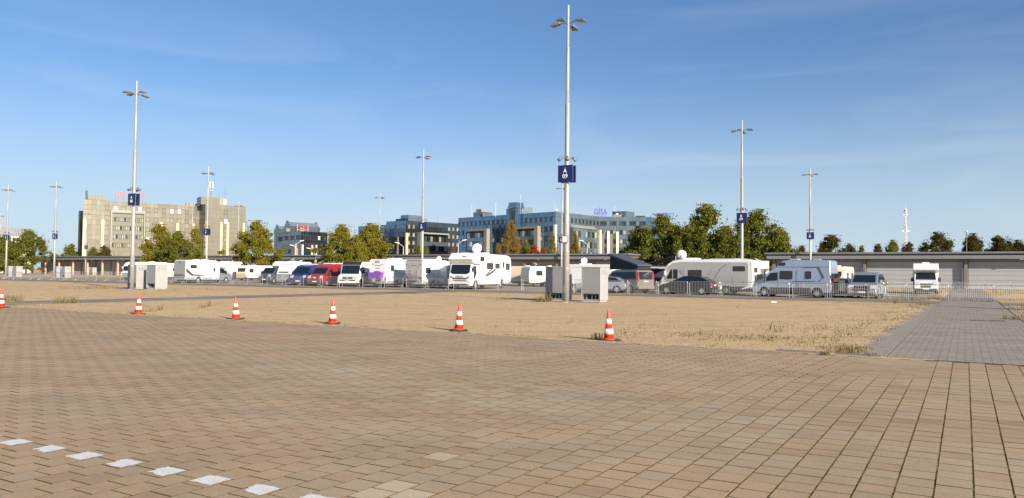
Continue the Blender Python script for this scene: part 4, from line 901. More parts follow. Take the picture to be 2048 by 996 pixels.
fh = Fac(p2 + V2(-4.4, 2.5), p2, bg_); panels(fh, ZG, ZG + 2.2, 5, 2, M['gl_blue'], seed=38); fh = Fac(p2, p2 + V2(3.8, 3.8), bg_); panels(fh, ZG, ZG + 2.2, 5, 1, M['gl_teal'], seed=39)
g3_.box('roof_unit', M['plant'], 4.6, 7.6, ZG, ZG + .8, -2, -.6); g3_.box('roof_tank', M['wlight'], 5.6, 6.4, ZG + .82, ZG + 1.3, -2, -1.2)
g3_.box('window_frame_dark', M['mullion'], 12.6, 15.9, ZG, ZG + .35, -1.5, .3)
block(bg_, [D3 + V2(4, 12), D3 + V2(8, 10.8), D3 + V2(9, 20), D3 + V2(6, 24)], 0, ZG + .3, M['gl_blue'], 'right_wing')
for px, d_, h, rr_ in ((942, 285, 4.8, .06), (990, 272, 4.6, .09), (1040, 266, 6.8, .06), (1109, 256, 3.3, .05), (1229, 280, 4.2, .07)):
    p_ = V2(ray(px).x * d_, d_) - Vector(bg_.location); MB().cyl((p_.x, p_.y, ZG - .5), (p_.x, p_.y, ZG + h), rr_, n=6).build('rod_antenna', M['mast'], bg_)
p_ = V2(ray(1111.5).x * 257, 257) - Vector(bg_.location); MB().lathe([(.1, 0), (.5, .25), (.5, .6), (.3, .85), (.05, .95)], 12).build('radome', M['white'], bg_, True).location = (p_.x, p_.y, ZG + .3)
sg = thing('rooftop_sign', 'bright blue GISA letters standing on the roof of the long blue building', 'sign', g2_.P + g2_.e * (g2_.u(1194.5)) - g2_.n * 1.0, g2_.a - rad(33))
text_obj('lettering', 'GISA', 2.9, M['signblue'], sg, (2.1, 0, ZG + 1.7), (PI / 2, 0, 0), .08, .74, 0, .07, space=1.16)
MB().cyl((.1 + 1.55, 0, ZG + 3.15), (.1 + 1.55, .16, ZG + 3.15), .16, n=8).build('sign_dot', M['signblue'], sg)
b = MB()
for x in (-.2, 1.4, 3.0, 4.2): b.cyl((x, .2, ZG + .6), (x - 1.6, 1.2, ZG), .05, n=6).cyl((x, .2, ZG), (x, .2, ZG + 2.2), .04, n=6)
b.build('sign_frame', M['lamp_grey'], sg)
sg = thing('rooftop_sign', 'light blue rooftop lettering half hidden by the tree right of the long blue building', 'sign', D3 + V2(4.0, 12.0), rad(-12))
text_obj('lettering', 'X\u00b0 EPRO', 1.9, M['signcyan'], sg, (4.6, 0, ZG + 1.5), (PI / 2, 0, 0), .06, .95, .15, .04, space=1.1)
MB().box(-1, 8.5, .2, .3, ZG + .3, ZG + .45).cyl((1, .3, ZG + 2), (-1, .3, ZG + .4), .05, n=6).cyl((3, .3, ZG), (3, .3, ZG + 2.2), .05, n=6).build('sign_frame', M['lamp_grey'], sg)
flush_pool()

# ---- house at the far left
hs = thing('house', 'white house with a big grey mansard roof behind the tree at the far left', 'house', V2(ray(12).x * 262, 262), rad(32))
MB().box(-18, 7, 0, 10, 0, 9.6).build('wall', M['render'], hs)
q = MB(); q.hexa([(-18.5, -.6, 9.62), (7.4, -.6, 9.62), (7.4, 10.6, 9.62), (-18.5, 10.6, 9.62), (-18.5, 2.2, 15.6), (6.2, 2.2, 15.6), (6.2, 7.8, 15.6), (-18.5, 7.8, 15.6)]); q.build('roof', M['innerwall'], hs)
for x in (-8, -2.6, 2.6):
    o = MB().box(x - 1.4, x + 1.4, -.35, 2.6, 10.2, 12.6).build('dormer', M['render'], hs)
    for dx in (-.62, .62): MB().box(x + dx - .45, x + dx + .45, -.40, -.36, 10.9, 12.1).build('window', M['window'], o)
for x in (-8, -2.6, 2.6): MB().box(x - .6, x + .6, -.05, .05, 6.6, 8.4).build('window', M['window'], hs)

# ------------------------------------------------------------------ communication mast, street lamps
ms = thing('communication_mast', 'tall white lattice communication mast behind the right-hand shed', 'mast', V2(ray(1812).x * 300, 300))
q = MB(); zt = zof(1812, 416, 300)
for k in range(3):
    a = k * 2.094; q.cyl((.8 * math.cos(a), .8 * math.sin(a), 0), (.2 * math.cos(a), .2 * math.sin(a), zt), .08, n=6)
for j in range(18):
    z0_, z1_ = zt * j / 18, zt * (j + 1) / 18; r0_, r1_ = .8 - .6 * j / 18, .8 - .6 * (j + 1) / 18
    for k in range(3): a, b2 = k * 2.094, (k + 1) * 2.094; q.cyl((r0_ * math.cos(a), r0_ * math.sin(a), z0_), (r1_ * math.cos(b2), r1_ * math.sin(b2), z1_), .05, n=5)
q.build('lattice', M['mast'], ms)
q = MB()
for z_ in (zt - 1.5, zt - 8.0):
    for k in range(3): a = k * 2.094 + .4; q.box(.45 * math.cos(a) - .11, .45 * math.cos(a) + .11, .45 * math.sin(a) - .11, .45 * math.sin(a) + .11, z_ - .9, z_ + .9)
q.box(-1.6, 1.6, -.1, .1, zt * .68, zt * .68 + .2).box(-.9, .9, -.1, .1, zt - 2.7, zt - 2.5); q.build('antenna_panel', M['mast'], ms)
MB().cyl((0, 0, zt), (0, 0, zt + 1.4), .05, n=6).build('rod_antenna', M['mast'], ms)
SLG = 'street lamps behind the sheds'
def street_lamp(px, d, ytop, dirx, lab):
    z = zof(px, ytop, d); t = thing('street_lamp', lab, 'street lamp', V2(ray(px).x * d, d), 0, SLG)
    MB().cyl((0, 0, 0), (0, 0, z - .9), .11, .07, 8).build('pole', M['mast'], t, True)
    MB().cyl((0, 0, z - .9), (dirx * 1.1, 0, z - .1), .055, n=6).build('arm', M['mast'], t)
    MB().hexa([(dirx * 1.0, -.18, z - .14), (dirx * 2.1, -.14, z + .08), (dirx * 2.1, .14, z + .08), (dirx * 1.0, .18, z - .14), (dirx * 1.0, -.12, z + .08), (dirx * 2.0, -.1, z + .24), (dirx * 2.0, .1, z + .24), (dirx * 1.0, .12, z + .08)]).build('lamp_head', M['white'], t)
street_lamp(806, 190, 486, -1, 'curved street lamp in front of the brown wing of the blue building'); street_lamp(916, 190, 480.5, 1, 'curved street lamp just above the big alcove motorhome')
street_lamp(591, 200, 482, 1, 'street lamp in front of the building with the red sign, taller one'); street_lamp(594, 215, 491, -1, 'lower street lamp in front of the building with the red sign')
street_lamp(1174, 200, 481.5, -1, 'street lamp just right of the tall A 09 pole'); street_lamp(628, 200, 497, -1, 'street lamp above the short shed by the tree')
t = thing('street_lamp', 'thin brown lamp post with flat head behind the right-hand shed', 'street lamp', V2(ray(1933.5).x * 150, 150), 0); z = zof(1933, 464, 150)
MB().cyl((0, 0, 0), (0, 0, z), .09, .07, 8).build('pole', M['column'], t); MB().lathe([(.28, z), (.34, z + .1), (.1, z + .3)], 10).build('lamp_head', M['white'], t)

# ------------------------------------------------------------------ trees
def crown_mesh(seed, n, leaf=.012, shape='broad'):
    g = np.random.default_rng(seed); blobs = []
    def rm(z):
        zz = (z - .08) / .92
        r_ = .50 * min(1, .55 + zz * 1.8) * (1 - max(0, (zz - .30) / .70) ** 1.35)
        return r_ * (.82 if shape == 'tall' else 1) + .02
    tops = [(0, 0, 1.0)] + [(g.uniform(.12, .34) * math.cos(a), g.uniform(.12, .34) * math.sin(a), g.uniform(.55, .84)) for a in np.arange(5) * 1.26 + g.uniform(0, 6)]
    lob = g.uniform(.72, 1.18, 9)
    for i in range(105):
        z = g.uniform(.10, .93) ** .92; a = g.uniform(0, 2 * PI); r_ = rm(z) * (g.uniform(0.1, 1.0) ** .55) * lob[int(a / .6982) % 9] * (1 + .22 * math.sin(z * 21 + lob[0] * 9)); blobs.append((r_ * math.cos(a), r_ * math.sin(a), z, g.uniform(.045, .098) * (1 - .35 * z)))
    for (x, y, h) in tops:      # several leaders give an uneven outline
        for k in range(6): f = k / 5.0; blobs.append((x + g.normal() * .022, y + g.normal() * .022, h - .22 + .20 * f, .075 - .042 * f))
    B = np.array(blobs); w_ = B[:, 3] ** 2; idx = g.choice(len(B), n, p=w_ / w_.sum())
    d = g.normal(size=(n, 3)); d /= np.linalg.norm(d, axis=1)[:, None]; rad_ = B[idx, 3] * (g.uniform(.1, 1.2, n) ** .6)
    c = B[idx, :3] + d * rad_[:, None] * np.array([1.2, 1.2, .75])
    k = int(n * .17); c[:k] = B[g.integers(0, len(B), k), :3] + g.normal(size=(k, 3)) * .058
    c[:, 2] = np.clip(c[:, 2], .05, 1.0)
    u = g.normal(size=(n, 3)); u /= np.linalg.norm(u, axis=1)[:, None]; v = np.cross(u, g.normal(size=(n, 3))); v /= np.linalg.norm(v, axis=1)[:, None]
    s = leaf * g.uniform(.5, 1.3, n)[:, None]; u *= s; v *= s * .75
    vv = np.stack([c - u, c - v * .9, c + u, c + v * .9], 1).reshape(-1, 3)
    me = bpy.data.meshes.new('crown'); me.vertices.add(4 * n); me.vertices.foreach_set('co', vv.ravel().astype(np.float32)); me.loops.add(4 * n); me.loops.foreach_set('vertex_index', np.arange(4 * n, dtype=np.int32))
    me.polygons.add(n); me.polygons.foreach_set('loop_start', np.arange(0, 4 * n, 4, dtype=np.int32)); me.update(calc_edges=True)
    cc = g.uniform(0, 1, n); arr = np.ones((n, 4, 4), dtype=np.float32); arr[:, :, 0] = cc[:, None]; a = me.color_attributes.new('tint', 'FLOAT_COLOR', 'CORNER'); a.data.foreach_set('color', arr.ravel())
    return me, blobs
def trunk_mesh(blobs, H, W, seed):
    r = random.Random(seed); b = MB(); r0 = .018 * H
    b.cyl((0, 0, 0), (0, 0, H * .35), r0, r0 * .75, 8).cyl((0, 0, H * .35), (.01 * H, 0, H * .92), r0 * .75, r0 * .12, 7)
    for x, y, z, br in blobs[::3]:
        zb = max(.14, z - .12 - math.hypot(x, y) * .6); b.cyl((0, 0, zb * H), (x * W, y * W, z * H), r0 * .32, r0 * .07, 5, False)
    return b
protos = [crown_mesh(100 + i, n_, leaf=l_, shape=s_) for i, (n_, l_, s_) in enumerate([(26000, .0145, 'broad'), (26000, .0145, 'broad'), (24000, .015, 'broad'), (13000, .012, 'tall'), (20000, .016, 'broad')])]
pm_cache = {}
def tree(px, d, ytop, wpx, mk, pi, lab, grp=None, hz=None, cat='tree', name='tree'):
    H = zof(px, ytop, d); W = wpx * d / FPX
    t = thing(name, lab, cat, V2(ray(px).x * d, d), random.uniform(0, 6.28), grp)
    me, bl_ = protos[pi]; key = (pi, mk)
    if key not in pm_cache: m2 = me.copy(); m2.materials.clear(); m2.materials.append(M[mk]); pm_cache[key] = m2
    o = link('crown', pm_cache[key], t); o.scale = (W, W, H)
    trunk_mesh(bl_, H, W, pi).build('trunk', M['bark'], t, True, fix=False); return t
TG = 'autumn trees behind the campers'
tree(52, 205, 459, 88, 'leaf_green', 0, 'bushy green tree left of the long open shed, in front of the house', TG)
tree(8, 215, 470, 70, 'leaf_green', 1, 'green tree at the left picture edge', TG)
tree(140, 250, 487, 46, 'leaf_green', 4, 'low dark green tree above the shed roof, left of the bronze building'); tree(208, 235, 491, 48, 'leaf_dark', 4, 'low rust-brown tree at the foot of the bronze building'); tree(186, 238, 494, 40, 'leaf_green', 2, 'low green tree beside the rust-brown one at the foot of the bronze building')
tree(318, 150, 449, 92, 'leaf_turn', 1, 'yellowing tree in front of the middle of the bronze building', TG); tree(355, 146, 462, 80, 'leaf_green', 2, 'greener tree between the yellowing tree and the bronze tower', TG); tree(388, 152, 452, 60, 'leaf_turn', 3, 'slim yellowing tree just left of the bronze tower', TG)
tree(512, 150, 441, 100, 'leaf_turn', 0, 'broad yellowing tree between the bronze tower and the building with the red sign', TG)
tree(683, 150, 449, 96, 'leaf_turn', 2, 'loose yellow tree behind the red van', TG); tree(742, 152, 447, 96, 'leaf_turn', 1, 'yellowing tree left of the blue building', TG); tree(712, 147, 470, 70, 'leaf_turn', 4, 'lower tree filling the gap between two yellow trees behind the white motorhome', TG)
tree(835, 215, 490, 36, 'leaf_green', 4, 'small bright green tree in front of the brown wing', 'small trees before the blue buildings'); tree(851, 220, 492, 28, 'leaf_green', 2, 'small green bush tree behind the B 08 pole', 'small trees before the blue buildings')
tree(1022, 168, 443, 56, 'leaf_gold', 3, 'golden yellow birch in front of the long blue building'); tree(996, 175, 487, 40, 'leaf_gold', 3, 'small golden tree left of the big golden birch')
tree(1050, 180, 480, 34, 'leaf_green', 4, 'small green tree right of the golden birch'); tree(1068, 176, 489, 44, 'leaf_red', 4, 'red-leaved bush right of the golden birch', cat='bush', name='bush'); tree(1085, 178, 494, 26, 'leaf_red', 2, 'lower orange bush beside the red-leaved bush', cat='bush', name='bush')
tree(1105, 172, 466, 30, 'leaf_turn', 3, 'thin yellowing tree just left of the tall pole'); tree(1150, 172, 462, 38, 'leaf_gold', 3, 'thin golden tree just right of the tall pole')
tree(906, 225, 497, 26, 'leaf_red', 4, 'small red bush above the left shoulder of the big motorhome', cat='bush', name='bush')
tree(1322, 138, 428, 126, 'leaf_green', 0, 'big green and yellow tree right of the long blue building', TG); tree(1276, 142, 452, 76, 'leaf_green', 2, 'lower tree touching the right end of the long blue building', TG)
tree(1412, 134, 409, 136, 'leaf_green', 1, 'tallest green tree, left of the B 09 pole', TG); tree(1372, 132, 450, 92, 'leaf_green', 4, 'mid-height dark tree between the two big green trees', TG); tree(1452, 130, 452, 92, 'leaf_green', 2, 'mid-height tree directly behind the B 09 pole', TG)
tree(1518, 133, 419, 129, 'leaf_green', 0, 'big green tree right of the B 09 pole', TG); tree(1560, 136, 455, 76, 'leaf_turn', 2, 'yellowish tree at the left end of the right-hand shed', TG); tree(1487, 140, 436, 80, 'leaf_green', 1, 'green tree hidden behind the B 09 sign', TG)
RG = 'rusty trees over the roof of the right-hand shed'
for px, y, w_, mk, lab in ((1604, 491, 26, 'leaf_dark', 'tiny dark bush tip left of the C 09 pole'), (1662, 470, 62, 'leaf_dark', 'rust-brown tree just right of the C 09 pole'), (1700, 487, 34, 'leaf_dark', 'small rusty tree right of the rust-brown tree by the C 09 pole'), (1724, 491, 18, 'leaf_green', 'tiny green tree tip above the right-hand shed'), (1756, 488, 22, 'leaf_dark', 'small round dark tree left of the mast'),
                        (1786, 480, 34, 'leaf_green', 'small green tree just left of the mast'), (1817, 484, 36, 'leaf_dark', 'dark tree at the foot of the mast'), (1874, 464, 62, 'leaf_dark', 'broad rusty tree above the small alcove motorhome'), (1946, 467, 48, 'leaf_dark', 'thin rusty tree beside the brown lamp post'), (2000, 471, 60, 'leaf_dark', 'rusty tree near the right picture edge'), (2036, 480, 50, 'leaf_dark', 'rusty tree cut by the right picture edge')):
    tree(px, 175 if w_ > 30 else 190, y, w_ * (1.45 if w_ > 30 else 1.9), mk, random.choice([0, 1, 2, 4]), lab, RG)
#PART4
# ------------------------------------------------------------------ vehicles (local frame: x forward, rear at 0, y to the left)
wheel_cache = {}
def wheel_meshes(r, w):
    k = (r, w)
    if k not in wheel_cache:
        a = MB(); n = 24; prof = [(r * .66, -w / 2), (r * .90, -w / 2), (r, -w / 2 + .03), (r, w / 2 - .03), (r * .90, w / 2), (r * .66, w / 2)]
        for j, (rr, y) in enumerate(prof):
            for q in range(n): an = 2 * PI * q / n; a.v.append((rr * math.cos(an), y, rr * math.sin(an)))
        for j in range(5):
            for q in range(n): a.f.append((j * n + q, j * n + (q + 1) % n, (j + 1) * n + (q + 1) % n, (j + 1) * n + q))
        tm = a.mesh('tyre', M['rubber'], True)
        b = MB(); b.cyl((0, -w * .25, 0), (0, w * .25, 0), r * .66, n=20)
        for q in range(5):
            an = 2 * PI * q / 5; ca, sa = math.cos(an), math.sin(an); pa = (-sa * .045, ca * .045)
            for sgn in (-1, 1):
                y0, y1 = (w * .25, w * .40) if sgn > 0 else (-w * .40, -w * .25)
                P = [(pa[0], pa[1]), (-pa[0], -pa[1]), (ca * r * .62 - pa[0], sa * r * .62 - pa[1]), (ca * r * .62 + pa[0], sa * r * .62 + pa[1])]
                b.hexa([(P[0][0], y0, P[0][1]), (P[1][0], y0, P[1][1]), (P[2][0], y0, P[2][1]), (P[3][0], y0, P[3][1]), (P[0][0], y1, P[0][1]), (P[1][0], y1, P[1][1]), (P[2][0], y1, P[2][1]), (P[3][0], y1, P[3][1])])
        b.cyl((0, -w * .44, 0), (0, w * .44, 0), r * .16, n=12)
        rm = b.mesh('rim', M['rim']); hub = MB().cyl((0, -w * .24, 0), (0, w * .24, 0), r * .64, n=20).mesh('hub', M['trim'])
        wheel_cache[k] = (tm, rm, hub)
    return wheel_cache[k]
def arch(xc, r, zb, n=9): return [(xc - r * math.cos(PI * k / n), zb + r * math.sin(PI * k / n) * .95) for k in range(n + 1)]
def rrect(x0, z0, x1, z1, c=.06): return [(x0 + c, z0), (x1 - c, z0), (x1, z0 + c), (x1, z1 - c), (x1 - c, z1), (x0 + c, z1), (x0, z1 - c), (x0, z0 + c)]
class Veh:
    def __init__(s, name, label, cat, L, W, corner, heading, lc='FL', group='campers and cars parked behind the barriers'):
        s.L = L; s.W = W; s.tz = 9; s.tk = 0
        lx, ly = {'FL': (L, W / 2), 'RR': (0, -W / 2), 'FR': (L, -W / 2), 'RL': (0, W / 2)}[lc]
        ca, sa = math.cos(heading), math.sin(heading)
        s.t = thing(name, label, cat, (corner.x - (lx * ca - ly * sa), corner.y - (lx * sa + ly * ca), .004), heading, group)
    def hw(s, z, W=None): W = W or s.W; return W / 2 * (1 - s.tk * max(0, z - s.tz))
    def body(s, poly, m, name='body', W=None, bevel=.05, parent=None, seg=2):
        b = MB().prism(poly, lambda p: (p[0], -s.hw(p[1], W), p[1]), lambda p: (p[0], s.hw(p[1], W), p[1])); me = b.mesh(name, M[m])
        bb = bmesh.new(); bb.from_mesh(me); bmesh.ops.triangulate(bb, faces=[f for f in bb.faces if len(f.verts) > 4]); bb.to_mesh(me); bb.free()
        return link(name, me, parent or s.t, bevel, seg)
    def side(s, name, pts_, m, sides=(-1, 1), off=.012, th=.03, W=None, parent=None):
        out = []
        for sg_ in sides:
            b = MB().prism(pts_, lambda p: (p[0], sg_ * (s.hw(p[1], W) + off - th), p[1]), lambda p: (p[0], sg_ * (s.hw(p[1], W) + off), p[1])); out.append(b.build(name, M[m], parent or s.t))
        return out
    def win(s, x0, z0, x1, z1, sides=(-1, 1), m='acryl', W=None, fm='frame'):
        for f in s.side('window', rrect(x0, z0, x1, z1), fm, sides, .014, .03, W):
            sg_ = 1 if f.data.vertices[0].co.y > 0 else -1
            s.side('pane', rrect(x0 + .04, z0 + .04, x1 - .04, z1 - .04, .05), m, (sg_,), .024, .03, W, f)
    def seg(s, name, p0, p1, y0, y1, m, off=.012, th=.03, y2=None, y3=None, parent=None):   # plate on a slanting end face between (x,z) points
        p0 = Vector(p0); p1 = Vector(p1); d = (p1 - p0).normalized(); n_ = Vector((d.y, -d.x)) 
        if n_.x * (1 if (p0.x + p1.x) / 2 > s.L / 2 else -1) < 0: n_ = -n_
        y2 = y0 if y2 is None else y2; y3 = y1 if y3 is None else y3
        a0, a1, b0, b1 = p0 + n_ * (off - th), p1 + n_ * (off - th), p0 + n_ * off, p1 + n_ * off
        return MB().hexa([(a0.x, y0, a0.y), (a0.x, y1, a0.y), (a1.x, y3, a1.y), (a1.x, y2, a1.y), (b0.x, y0, b0.y), (b0.x, y1, b0.y), (b1.x, y3, b1.y), (b1.x, y2, b1.y)]).build(name, M[m], parent or s.t)
    def end(s, name, x, y0, y1, z0, z1, m, th=.03, parent=None, dir_=None):
        d = dir_ or (1 if x > s.L / 2 else -1); return MB().box(min(x, x + d * th), max(x, x + d * th), y0, y1, z0, z1).build(name, M[m], parent or s.t)
    def wheels(s, xs, r=.34, w=.22, W=None, dual=()):
        W = W or s.W
        for x in xs:
            for sg_ in (-1, 1):
                tm, rm, hub = wheel_meshes(r, w); o = link('wheel', hub, s.t); o.location = (x, sg_ * (W / 2 - w / 2 - .02), r)
                link('tyre', tm, o); link('rim', rm, o)
    def under(s, x0, x1, z0=.22, z1=.6, W=None): W = W or s.W; MB().box(x0, x1, -W / 2 + .26, W / 2 - .26, z0, z1).build('underbody', M['trim'], s.t)
    def mirror(s, x, z, W=None, m='trim', big=False):
        h = s.hw(z, W); k = 1.5 if big else 1
        for sg_ in (-1, 1): MB().box(x - .05, x + .07, sg_ * (h + .16) - .09 * k, sg_ * (h + .16) + .09 * k, z - .12 * k, z + .15 * k).box(x - .02, x + .03, min(sg_ * (h - .02), sg_ * (h + .1)), max(sg_ * (h - .02), sg_ * (h + .1)), z - .02, z + .04).build('mirror', M[m], s.t, bevel=.02, seg=1)
    def dish(s, x, y, z, r, tilt=20, az=0):
        d = bpy.data.objects.new('satellite_dish', MB().lathe([(.03, .0), (r * .6, r * .05), (r, r * .16), (r, r * .18), (r * .6, r * .08), (.03, .03)], 24).mesh('satellite_dish', M['white'], True)); C.objects.link(d); d.parent = s.t; d.location = (x, y, z + r * .95); d.rotation_euler = (0, rad(90 - tilt), az)
        MB().cyl((x, y, z - .05), (x, y, z + r * .9), .035, n=8).build('dish_mount', M['cab_lt'], s.t)
    def roofbox(s, x0, x1, y0, y1, z, h=.14, m='white', name='roof_vent'): MB().hexa([(x0, y0, z), (x1, y0, z), (x1, y1, z), (x0, y1, z), (x0 + .08, y0 + .05, z + h), (x1 - .08, y0 + .05, z + h), (x1 - .08, y1 - .05, z + h), (x0 + .08, y1 - .05, z + h)]).build(name, M[m], s.t, bevel=.02, seg=1)
    def plate(s, x, z, y=0): s.end('number_plate', x, y - .26, y + .26, z - .055, z + .055, 'plate', .02)
    def taillights(s, x, z0, z1, w=.14, inset=.06, W=None):
        W = W or s.W
        for sg_ in (-1, 1): a, b = sg_ * (W / 2 - inset), sg_ * (W / 2 - inset - w); s.end('tail_light', x, min(a, b), max(a, b), z0, z1, 'redlamp', .035)
    def ducato(s, m, W=2.02, trimm='trim', roofz=None):
        """front details of a delivery van cab whose profile is cabpoly()"""
        L = s.L
        s.seg('windscreen', (L - .74, 1.37), (L - 1.40, 2.03), -W / 2 + .13, W / 2 - .13, 'glass', .015, .04, -W / 2 + .20, W / 2 - .20)
        s.side('door_window', [(L - 1.98, 1.28), (L - 1.10, 1.22), (L - .98, 1.30), (L - 1.48, 1.86), (L - 1.98, 1.9)], 'glass', W=W)
        s.side('door_gap', [(L - 2.03, .55), (L - 2.01, .55), (L - 2.01, 1.95), (L - 2.03, 1.95)], 'frame', W=W, off=.004)
        for sg_ in (-1, 1):
            a, b = sg_ * (W / 2 - .06), sg_ * (W / 2 - .42)
            s.seg('headlight', (L - .02, .86), (L - .20, 1.14), min(a, b), max(a, b), 'lamp', .03, .06)
        s.end('grille', L, -.42, .42, .62, .82, 'trim', .02); s.end('bumper', L, -W / 2 + .04, W / 2 - .04, .30, .52, trimm, .05); s.plate(L + .04, .50)
        s.seg('grille', (L - .03, .88), (L - .08, 1.02), -.50, .50, 'trim', .015)
        s.mirror(L - 1.12, 1.36, W, big=True)
def cabpoly(L, x0, top, zb=.36, wr=.40, ax=None):
    ax = L - .95 if ax is None else ax
    return [(x0, zb)] + arch(ax, wr, zb) + [(L - .25, .30), (L - .02, .34), (L, .60), (L - .03, .84), (L - .22, 1.16), (L - .72, 1.35), (L - 1.42, 2.05), (L - 1.56, top), (x0, top)]
def hd(kind, a=0.0):
    th = GA + rad(a)
    return {'away': PI / 2 - th, 'toward': 1.5 * PI - th, 'left': PI - th, 'right': -th}[kind]
def at(px, t): return colx(px, t=t)

# --- big alcove motorhome
L, W = 9.6, 2.7
v = Veh('alcove_motorhome', 'big white truck-based alcove motorhome with round roof dish and dark swooshes', 'motorhome', L, W, at(944, 62.6), hd('toward', -7))
box = [(.05, .75)] + [(1.0, .52), (1.6, .50)] + arch(2.35, .52, .48) + [(3.1, .45), (L - 1.95, .45), (L - 1.95, 2.5), (L - .42, 2.52), (L - .02, 3.02), (L - .75, 3.60), (1.0, 3.52), (.35, 3.35), (.08, 2.9), (0, 1.6)]
v.body(box, 'white', 'living_box', bevel=.09, seg=3)
cab_ = [(L - 2.0, .45)] + arch(L - 1.25, .50, .45) + [(L - .55, .34), (L - .05, .36), (L, .9), (L - .02, 1.45), (L - .10, 1.62), (L - .38, 2.50), (L - 2.0, 2.50)]
v.body(cab_, 'white', 'cab', W=2.36, bevel=.06)
v.seg('windscreen', (L - .10, 1.64), (L - .36, 2.44), -1.06, 1.06, 'glass', .02, .05, -1.02, 1.02)
v.seg('windscreen_lower', (L - .015, 1.50), (L - .10, 1.66), -.75, .75, 'glass', .016, .05, -1.03, 1.03)
v.end('grille', L, -.78, .78, .98, 1.15, 'frame', .02); v.seg('grille', (L, 1.12), (L - .01, 1.3), -.95, -.72, 'frame', .012, .03, -1.05, -.96); v.seg('grille', (L, 1.12), (L - .01, 1.3), .72, .95, 'frame', .012, .03, .96, 1.05)
v.end('lower_grille', L, -.85, .85, .44, .56, 'frame', .14); v.end('lower_grille', L, -.8, .8, .80, .90, 'frame', .02); v.end('bumper', L, -1.12, 1.12, .50, .78, 'white', .12); v.end('bumper_step', L + .1, -.7, .7, .42, .56, 'trim', .06); v.plate(L + .12, .68, .5); v.side('seam', [(.2, 1.12), (L - 2.0, 1.12), (L - 2.0, 1.13), (.2, 1.13)], 'gstripe', off=.006); v.end('marker_light', L - .42, -.9, -.75, 3.3, 3.36, 'redlamp', .02)
for sg_ in (-1, 1): v.end('headlight', L + .02, min(sg_ * .78, sg_ * 1.1), max(sg_ * .78, sg_ * 1.1), .72, .94, 'lamp', .12)
text_obj('lettering', 'IVECO', .22, M['gstripe'], v.t, (L + .012, 0, 1.26), (PI / 2, 0, PI / 2), .008, 1.35, bold=.01)
v.side('door_window', [(L - 1.30, 1.55), (L - .98, 1.05), (L - .80, 1.05), (L - .72, 1.5), (L - .62, 2.3), (L - 1.25, 2.3)], 'glass', W=2.36)
v.side('door_gap', [(L - 1.42, .9), (L - 1.40, .9), (L - 1.40, 2.4), (L - 1.42, 2.4)], 'frame', W=2.36, off=.004); v.mirror(L - .32, 1.95, 2.36, big=True)
v.side('alcove_trim', [(L - 2.0, 2.50), (L - .5, 2.50), (L - .5, 2.56), (L - 2.0, 2.56)], 'gtrim', off=.01)
v.win(L - 2.7, 2.80, L - 1.85, 3.25); v.win(L - 4.9, 2.02, L - 3.35, 2.66); v.win(L - 6.5, 2.10, L - 5.4, 2.60); v.win(L - 7.65, 2.2, L - 7.25, 2.78); v.win(.5, 1.98, 1.5, 2.66)
def swoosh(pts_): return pts_
v.side('decal', [(L - 2.6, 1.22), (L - 3.7, 1.34), (L - 4.7, 1.62), (L - 5.8, 2.06), (L - 5.3, 2.06), (L - 4.3, 1.74), (L - 3.4, 1.48)], 'stripe', off=.006, sides=(1,)); v.side('decal', [(L - 2.9, 1.36), (L - 3.8, 1.62), (L - 4.7, 2.02), (L - 4.4, 2.02), (L - 3.6, 1.68)], 'stripe', off=.006, sides=(1,))
v.side('decal', [(.1, 1.86), (.9, 1.78), (1.6, 1.55), (2.1, 1.25), (1.55, 1.62), (.9, 1.84), (.1, 1.92)], 'stripe', off=.006, sides=(1,)); v.side('decal', [(.1, 1.76), (.8, 1.70), (1.5, 1.48), (.8, 1.74), (.1, 1.80)], 'gstripe', off=.006, sides=(1,))
v.seg('decal', (L - .22, 3.17), (L - .35, 3.28), .1, .7, 'stripe', .008, .02, .2, .35); v.side('locker', rrect(3.2, .6, 4.6, .98, .03), 'white', off=.012, sides=(1,))
for x in (3.4, 3.9, 4.6, 5.0): v.side('service_hatch', rrect(x, 1.2, x + .12, 1.36, .02), 'trim', off=.01, sides=(1,))
v.wheels((2.35, L - 1.25), .44, .26, 2.42); v.under(.8, L - .3, .35, .8)
v.dish(L - 3.4, .2, 3.62, .52, 12, rad(12)); v.roofbox(L - 5.6, L - 4.3, -.5, .6, 3.57, .16); v.roofbox(L - 2.6, L - 1.6, -.8, -.2, 3.58, .1, 'cab_lt')
v.taillights(0, .9, 1.2)

